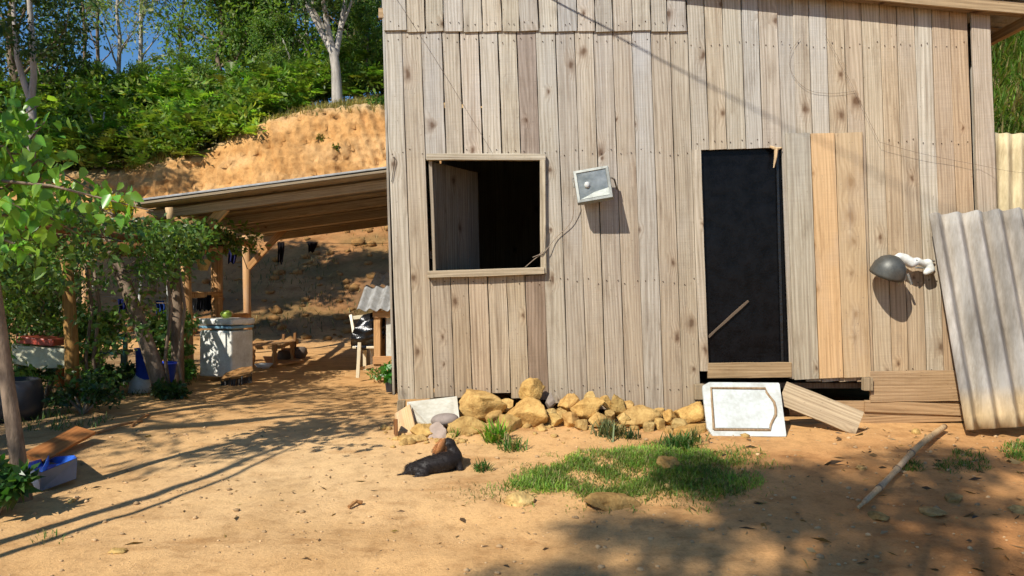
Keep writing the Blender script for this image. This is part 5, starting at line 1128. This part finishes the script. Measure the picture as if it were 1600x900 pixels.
# the big pale-barked tree
h0 = HG(527, 27); hero = empty('pale_tree', h0, 'tall tree with smooth pale forked trunk at the bank edge', 'tree')
mb = MB()
mb.tube([h0 - Vector((0, 0, .4)), h0 + Vector((0, 0, .15)), P(525, 110, 27), P(521, 82, 27), P(515, 65, 27)], [.27, .20, .165, .16, .145], 12)
limbs = [[(520, 84), (500, 45), (480, 8), (462, -40), (440, -110), (400, -200)], [(521, 82), (512, 45), (506, 5), (505, -50), (512, -130), (500, -240)], [(524, 88), (531, 50), (538, 10), (545, -40), (570, -120), (600, -220)], [(508, 45), (490, 15), (486, -20), (470, -90)], [(533, 45), (545, 15), (556, -20), (590, -80)]]
tips = []
for li, l in enumerate(limbs):
    n = len(l); r0 = .125 if li < 3 else .06; mb.tube([P(a, b, 27 + .15 * i * (-1) ** li) for i, (a, b) in enumerate(l)], [r0 * (1 - .16 * i) for i in range(n)], 8, False)
    for a, b in l[2:]:
        for k in range(5): tips.append(P(a + rng.uniform(-60, 60), b - 30 + rng.uniform(-50, 30), 27 + rng.uniform(-1.5, 1.5)) - h0)
mb.build('trunk', palebark, hero, h0, True)
tips = [t for t in tips if t.z > P(0, 25, 27).z - h0.z]
me = leaf_obj_mesh('crown', [tuple(t) for t in tips], .8, 110, .2, (.06, .11, .03), np.random.RandomState(71), .5, asp=.35); put(bpy.data.objects.new('crown', me), Matrix.Translation(h0), hero)

GR = 'trees on the hill behind'
protoA = tree('hill_tree', HG(185, 34), 11, .13, 'slim tree on the hill crest, pale trunk right of the sky gap', 501, (.27, .33, .13), group=GR, barkm=palebark, per=36, size=.20, crad=.75, crown=.22, nb=15, spread=.55, bl=.26, wig=.03)
protoB = tree('hill_tree', HG(20, 27), 9, .2, 'dark dense tree at the far left of the hill', 502, (.085, .13, .045), group=GR, per=95, size=.22, crad=1.0, crown=.14, nb=15, spread=.7, bl=.36)
protoC = tree('hill_tree', HG(345, 31), 8.5, .15, 'bushy green tree left of the pale forked tree', 503, (.18, .28, .06), group=GR, per=150, size=.22, crad=.95, crown=.08, nb=17, spread=.7, bl=.34)
protoD = tree('hill_tree', HG(130, 36), 12, .12, 'slim tree beside the sky gap, dark trunk', 504, (.25, .31, .13), group=GR, per=30, size=.2, crad=.75, crown=.30, nb=14, spread=.45, bl=.24, wig=.035)
lst = [
 (protoA, 218, 35, 1.3, 1.05, 'slim pale-trunked tree, second right of the sky gap'), (protoD, 152, 38, .7, 1.05, 'slim dark trunk in the middle of the sky gap'),
 (protoC, 300, 29.5, 3.3, .42, 'low round bush above the bank, middle of the ferns'), (protoC, 215, 28.5, 1.3, .4, 'low round bush above the shaded bank'), (protoC, 430, 29, 5.3, .45, 'low round bush left of the pale forked tree'), (protoC, 130, 28.5, 2.3, .42, 'low round bush behind the leaning sapling stem'), (protoC, 575, 28.5, .3, .4, 'low round bush right of the pale forked tree'), (protoD, 285, 37, 2.2, 1.0, 'thin dark tree right of the two pale trunks'), 
 (protoC, 395, 33, 1.9, 1.1, 'bushy tree behind the left limb of the pale tree'), (protoC, 455, 35, 3.9, 1.15, 'bushy dark tree behind the fork of the pale tree'), (protoB, 560, 33, 2.0, 1.0, 'dark tree right of the pale forked tree'), (protoC, 600, 36, .6, 1.1, 'bushy tree just left of the house roof corner'), (protoB, 430, 40, 5, 1.15, 'dark tree farthest back behind the bushy ones'), (protoB, 510, 41, 3.4, 1.1, 'dark tree far behind the pale forked tree'),
 (protoA, 480, 38, 4.4, 1.2, 'slim pale stem among the bushy trees'), (protoB, -50, 30, 1.2, 1.1, 'dark tree cut by the left picture edge'), (protoC, 640, 34, 2.5, 1.0, 'bushy tree mostly hidden by the house'), (protoD, 365, 38, 3.0, 1.1, 'thin tree rising above the bushy green tree')]
for pr, px, D, rz, sc, lb in lst: copy_tree(pr, HG(px, D), rz, sc, lb, GR)
# forked pale trunk at left
ft0 = HG(42, 24); e = empty('forked_tree', ft0, 'pale forked trunk before the dark left tree', 'tree'); mb = MB()
mb.tube([ft0 - Vector((0, 0, .3)), P(50, 200, 24), P(48, 155, 24)], [.2, .15, .14], 9); mb.tube([P(48, 157, 24), P(38, 130, 24), P(28, 95, 24), P(22, 30, 24), P(15, -60, 24)], [.11, .1, .09, .07, .04], 8, False); mb.tube([P(49, 157, 24), P(53, 120, 24), P(50, 60, 24), P(46, 0, 24), P(50, -80, 24)], [.11, .1, .09, .08, .04], 8, False)
mb.build('trunk', palebark, e, ft0, True); cs = [P(rng.uniform(-30, 100), rng.uniform(-120, 110), 24 + rng.uniform(-1, 1)) - ft0 for _ in range(28)]
me = leaf_obj_mesh('crown', [tuple(c) for c in cs], .6, 90, .18, (.08, .12, .04), np.random.RandomState(72), .4, asp=.4); put(bpy.data.objects.new('crown', me), Matrix.Translation(ft0), e)
for i, (x, yb_, yt, D, lb) in enumerate(((163, 258, 175, 25.5, 'thin bare sapling stem before the ferns'), (150, 225, 165, 25.8, 'leaning thin sapling stem before the ferns'), (455, 115, 60, 29, 'thin pale leaning stem left of the pale tree'))):
    a = HG(x, D); a = Vector((a.x, D, min(a.z, P(x, yb_, D).z))); o = MB().tube([a, P(x - 3, (yb_ + yt) / 2, D), P(x - (14 if i else 0), yt, D)], [.05, .04, .025], 6).build('sapling', palebark, None, a, True); tag(o, lb, 'sapling', 'thin saplings on the hill')

# fern thicket: fronds with leaflets in layered rosettes
def fronds(cx, cy, cz, n_per, L, r, base, layers=True):
    n = len(cx) * n_per; c = np.repeat(np.stack([cx, cy, cz], 1), n_per, 0); az = r.rand(n) * 6.283; el = r.uniform(.15, 1.35, n); LL = L * r.uniform(.6, 1.25, n)
    d = np.stack([np.cos(az) * np.cos(el), np.sin(az) * np.cos(el), np.sin(el)], 1); sd = np.stack([-np.sin(az), np.cos(az), 0 * az], 1)
    Vs = []; Fs = []; m = 6
    for k in range(m):
        u = (k + .6) / m; q_ = c + d * (LL * u)[:, None]; q_[:, 2] -= LL * .45 * u * u
        w_ = LL * .34 * (1 - .75 * abs(u - .35) / .65); fw = d * (LL * .16)[:, None]
        for sg in (-1, 1):
            tip = q_ + sd * (sg * w_)[:, None] + fw * .7; tip[:, 2] -= w_ * .25
            Vs.append(np.stack([q_ - fw * .35, q_ + fw * .35, tip], 1))
    V = np.stack(Vs, 1).reshape(-1, 3); co = jcol(n, r, base, .35, .3) * np.repeat(jcol(len(cx), r, (1, 1, 1), .3) * (1 + 2.0 * fbm(cx * .45, cy * .45 + cz * .3, 55, 2))[:, None], n_per, 0)
    return V, np.arange(len(V)).reshape(-1, 3), np.repeat(co, m * 6, 0)
r = np.random.RandomState(91); m = 1500
x = r.uniform(-24, -2, m); s_ = r.uniform(8.7, 17, m) ** 1; y = 16 + s_ - .4; z = ground(x, y)
keep = ~((x > -8.4) & (s_ < 12.2)) & ~((fbm(x * .5, y * .5, 93, 3) < -.16)); x, y, z, s_ = x[keep], y[keep], z[keep], s_[keep]
hh = .5 + 1.8 * r.rand(len(x)) * sst(8.7, 10.5, s_) + 1.0 * sst(-9, -14, x) * r.rand(len(x)); x = np.concatenate([x, x]); y = np.concatenate([y, y]); z = np.concatenate([z + hh, z + hh * .45])
mz = ground(x, y); tall = z - mz
cl = np.stack([x, y, z], 1)[r.rand(len(x)) < .62]; kb = (1 + 1.8 * fbm(cl[:, 0] * .45, cl[:, 1] * .45 + cl[:, 2] * .3, 55, 2))
V1, F1 = None, None; per = 34; n1_ = len(cl) * per; off = r.normal(size=(n1_, 3)); off /= np.linalg.norm(off, axis=1, keepdims=True); off *= (r.rand(n1_) ** .4)[:, None] * .55; off[:, 2] = np.abs(off[:, 2]) * .9
dd = off * 1.6 + r.normal(size=(n1_, 3)) * .35; dd[:, 2] -= .15; LL = .26 * r.uniform(.5, 1.3, n1_); V1, F1 = leaf_quads(np.repeat(cl, per, 0) + off, dd, LL, LL * .36, r, .2)
c1 = jcol(n1_, r, (.20, .31, .06), .35, .3) * np.repeat(jcol(len(cl), r, (1, 1, 1), .3) * kb[:, None], per, 0)
o = bpy.data.objects.new('brush_thicket', npmesh('brush_thicket', V1, F1, leaf, np.repeat(np.clip(c1, .01, .8), 4, 0))); tag(put(o), 'leafy brush growing among the ferns above the cut bank', kind='stuff')
kf = r.rand(len(x)) < .5
V, Fq, co = fronds(x[kf], y[kf], z[kf], 12, .8, r, (.20, .32, .05))
o = bpy.data.objects.new('fern_thicket', npmesh('fern_thicket', V, Fq, leaf, co)); tag(put(o), 'thick bank of bright green ferns below the hill trees', kind='stuff')
# brush lying on the shaded slope and along the bank lip; grassy slope right of house
def scatter_grass(name, n, xr, yr, h, base, label, seed, cond=None):
    r = np.random.RandomState(seed); x = r.uniform(*xr, n); y = r.uniform(*yr, n)
    k = cond(x, y) if cond else np.ones(n, bool); x, y = x[k], y[k]; V, Fq, co = blades(x, y, h * r.uniform(.4, 1.3, len(x)), r, base, .9)
    V = V; o = bpy.data.objects.new(name, npmesh(name, V, Fq, grassm, co)); tag(put(o), label, kind='stuff')
scatter_grass('dry_grass', 4500, (-16, -3), (16, 22.5), .2, (.06, .07, .028), 'rank grass and weeds on the shaded slope', 5, lambda x, y: fbm(x * .8, y * 1.1, 72, 4) > .03)
scatter_grass('bank_grass', 9000, (-16, -3.5), (24.6, 26.4), .30, (.28, .25, .10), 'dry grass along the lip of the cut bank', 6, lambda x, y: fbm(x * 1.2, y, 73, 3) > -.05)
scatter_grass('slope_grass', 42000, (4.6, 9.0), (8.6, 13.5), .32, (.12, .19, .035), 'grassy slope right of the house', 7)
scatter_grass('ground_weeds', 5000, (-6.5, -3.6), (6.2, 10.5), .10, (.08, .13, .04), 'weeds on the dark earth under the arbour', 8, lambda x, y: (fbm(x * 1.5, y * 1.5, 74, 3) > .05) & (x < -3.4 - .18 * (y - 6)))
for i, (px, py, D, lb) in enumerate(((588, 188, 25.2, 'small leafy bush on the bank edge by the house'), (330, 222, 25.3, 'little bush on the bank lip left'), (495, 238, 24.5, 'dry tuft growing on the cut bank'), (528, 240, 24.4, 'small weed on the cut bank right'))):
    g = P(px, py, D); x = g.x; shrub('bank_bush', (g.x, g.y, min(g.z, G(g.x, g.y))), (.9, .6, .5, .3)[i], (.5, .4, .4, .25)[i], lb, 350 + i, ((.10, .2, .04), (.11, .18, .04), (.2, .2, .07), (.16, .19, .06))[i], .13, 14, 26, cat='bush', matl=leaf)
shrub('slope_bush', (6.9, 9.6, G(6.9, 9.6)), .9, .5, 'leafy bush on the slope right of the house', 360, (.10, .22, .035), .1, 16, 30, cat='bush')

# ------------------------------------------------------------------ trees outside the picture whose shade falls into it
OT = 'trees around the yard outside the picture'
def shade_tree(name, base, targets, trange, label, seed, crad=.4, per=90, size=.16, colr=(.06, .12, .03)):
    """a tree whose crown stands between the sun and the places the photograph shows in shade"""
    r = random.Random(seed); base = Vector(base); base.z = G(base.x, base.y) - .1; d = SUN / SUN.y
    cs = [Vector(t) - d * r.uniform(*trange) for t in targets]; cen = sum(cs, Vector()) / len(cs)
    e = empty(name, base, label, 'tree', OT); fork = base.lerp(cen, .55); fork.x, fork.y = base.x + (cen.x - base.x) * .2, base.y + (cen.y - base.y) * .2
    mb = MB(); mb.tube([base, base.lerp(fork, .5) + Vector((.1, .05, 0)), fork], [.26, .2, .16], 9)
    for c in cs[::6]:
        m_ = fork.lerp(c, .5) + Vector((r.uniform(-.4, .4), r.uniform(-.4, .4), .3)); mb.tube([fork, m_, c], [.09, .05, .015], 5, False)
    mb.build('trunk', bark, e, base, True)
    me = leaf_obj_mesh('crown', [tuple(c - base) for c in cs], crad, per, size, colr, np.random.RandomState(seed), .3, asp=.45)
    put(bpy.data.objects.new('crown', me), Matrix.Translation(base), e); return e
def sample_px(poly, n, holes=(), seed=1):
    r = np.random.RandomState(seed); xs = [p[0] for p in poly]; ys = [p[1] for p in poly]; out = []
    x = r.uniform(min(xs), max(xs), n * 8); y = r.uniform(min(ys), max(ys), n * 8); k = inpoly(x, y, poly)
    for hx_, hy_, a_, b_ in holes: k &= ((x - hx_) / a_) ** 2 + ((y - hy_) / b_) ** 2 > 1
    return list(zip(x[k][:n], y[k][:n]))
# behind the viewer: shade over the lower right of the yard (targets spread evenly over the earth)
r = random.Random(3); tg = []
holes = [(1190, 880, 90, 40), (1400, 850, 80, 22), (1590, 757, 50, 14), (960, 890, 90, 18), (1290, 800, 50, 14)]
pol = [(700, 930), (860, 862), (985, 800), (1040, 752), (1075, 712), (1150, 722), (1235, 735), (1300, 712), (1400, 702), (1500, 706), (1700, 712), (1700, 930)]
while len(tg) < 130:
    x, y = r.uniform(-.6, 5), r.uniform(2.4, 5.8); p = Vector((x, y, G(x, y))); px, py = 800 + F * p.x / p.y, 450 + F * (CAMZ - p.z) / p.y
    if py > 920:
        if x > -.1 and r.random() < .5: tg.append(p)
        continue
    if inpoly(np.array([px]), np.array([py]), pol)[0] and all(((px - a_) / c_) ** 2 + ((py - b_) / d_) ** 2 > 1 for a_, b_, c_, d_ in holes): tg.append(p)
shade_tree('yard_tree', (-4.2, -5.2, 0), tg, (7.5, 9.5), 'shade tree behind the viewer', 611, .26, 60, .13)
tg = []
while len(tg) < 75:
    x, y = r.uniform(-4.2, -.9), r.uniform(4.6, 9.5); p = Vector((x, y, G(x, y))); px, py = 800 + F * p.x / p.y, 450 + F * (CAMZ - p.z) / p.y
    if inpoly(np.array([px]), np.array([py]), [(120, 690), (300, 612), (400, 592), (560, 590), (610, 612), (570, 645), (640, 668), (600, 690), (480, 690), (400, 705), (250, 740), (60, 790), (20, 780)])[0] and not (-2.8 < x < -.9 and 5.8 < y < 7.2): tg.append(p)
shade_tree('yard_tree', (-6.0, 3.6, 0), tg, (3.4, 4.8), 'small tree beside the yard at left', 614, .34, 24, .12)
# left of the yard: shade on the slope behind the shelter, the left of the bank and the lower ferns
tg = [P(a_, b_, D) for a_, b_, D in [(x, y, 19.5 + r.uniform(-1, 1)) for x, y in sample_px([(170, 380), (390, 360), (520, 350), (600, 345), (600, 385), (530, 400), (450, 430), (540, 470), (560, 520), (480, 545), (170, 545)], 230, [(500, 415, 45, 14), (580, 405, 25, 25)], 4)]]
tg += [P(x, y, 16.6) for x, y in sample_px([(390, 470), (480, 460), (560, 490), (555, 530), (400, 540)], 34, (), 9)]
shade_tree('yard_tree', (-13.5, 11.5, 0), tg, (5.5, 8.5), 'big tree left of the yard shading the slope', 612, .65, 120, .24)
tg = [P(x, y, 24.3) for x, y in sample_px([(140, 285), (170, 262), (240, 250), (280, 262), (320, 300), (270, 320), (150, 330)], 22, [(260, 300, 40, 12)], 5)] + [P(x, y, 25.5) for x, y in sample_px([(40, 260), (50, 190), (150, 170), (205, 190), (240, 225), (200, 262)], 70, (), 6)]
shade_tree('yard_tree', (-19.5, 15.0, 0), tg, (6, 9), 'big tree farther left of the yard', 613, .6, 100, .22)
sp = empty('yard_sapling', (-3.9, 2.4, G(-3.9, 2.4)), 'slender two-stemmed sapling beside the yard at left', 'tree'); mb = MB()
b0 = Vector((-3.9, 2.4, 0)); mb.tube([b0, b0 + Vector((.05, .05, 1.5)), b0 + Vector((.0, .2, 3)), b0 + Vector((-.25, .7, 4.4))], [.05, .045, .035, .012], 7); b1 = b0 + Vector((.22, -.05, 0)); mb.tube([b1, b1 + Vector((.0, .02, 1.5)), b1 + Vector((-.1, .15, 3)), b1 + Vector((-.3, .6, 4.0))], [.03, .028, .02, .01], 6)
mb.build('trunk', bark, sp, b0, True); r = random.Random(5); cs = [(r.gauss(-.3, .3), r.gauss(.75, .35), r.uniform(3.6, 4.6)) for _ in range(22)]
me = leaf_obj_mesh('crown', cs, .2, 22, .12, (.09, .18, .04), np.random.RandomState(5), .4, gloss_leaf, .45); put(bpy.data.objects.new('crown', me), Matrix.Translation(b0), sp)
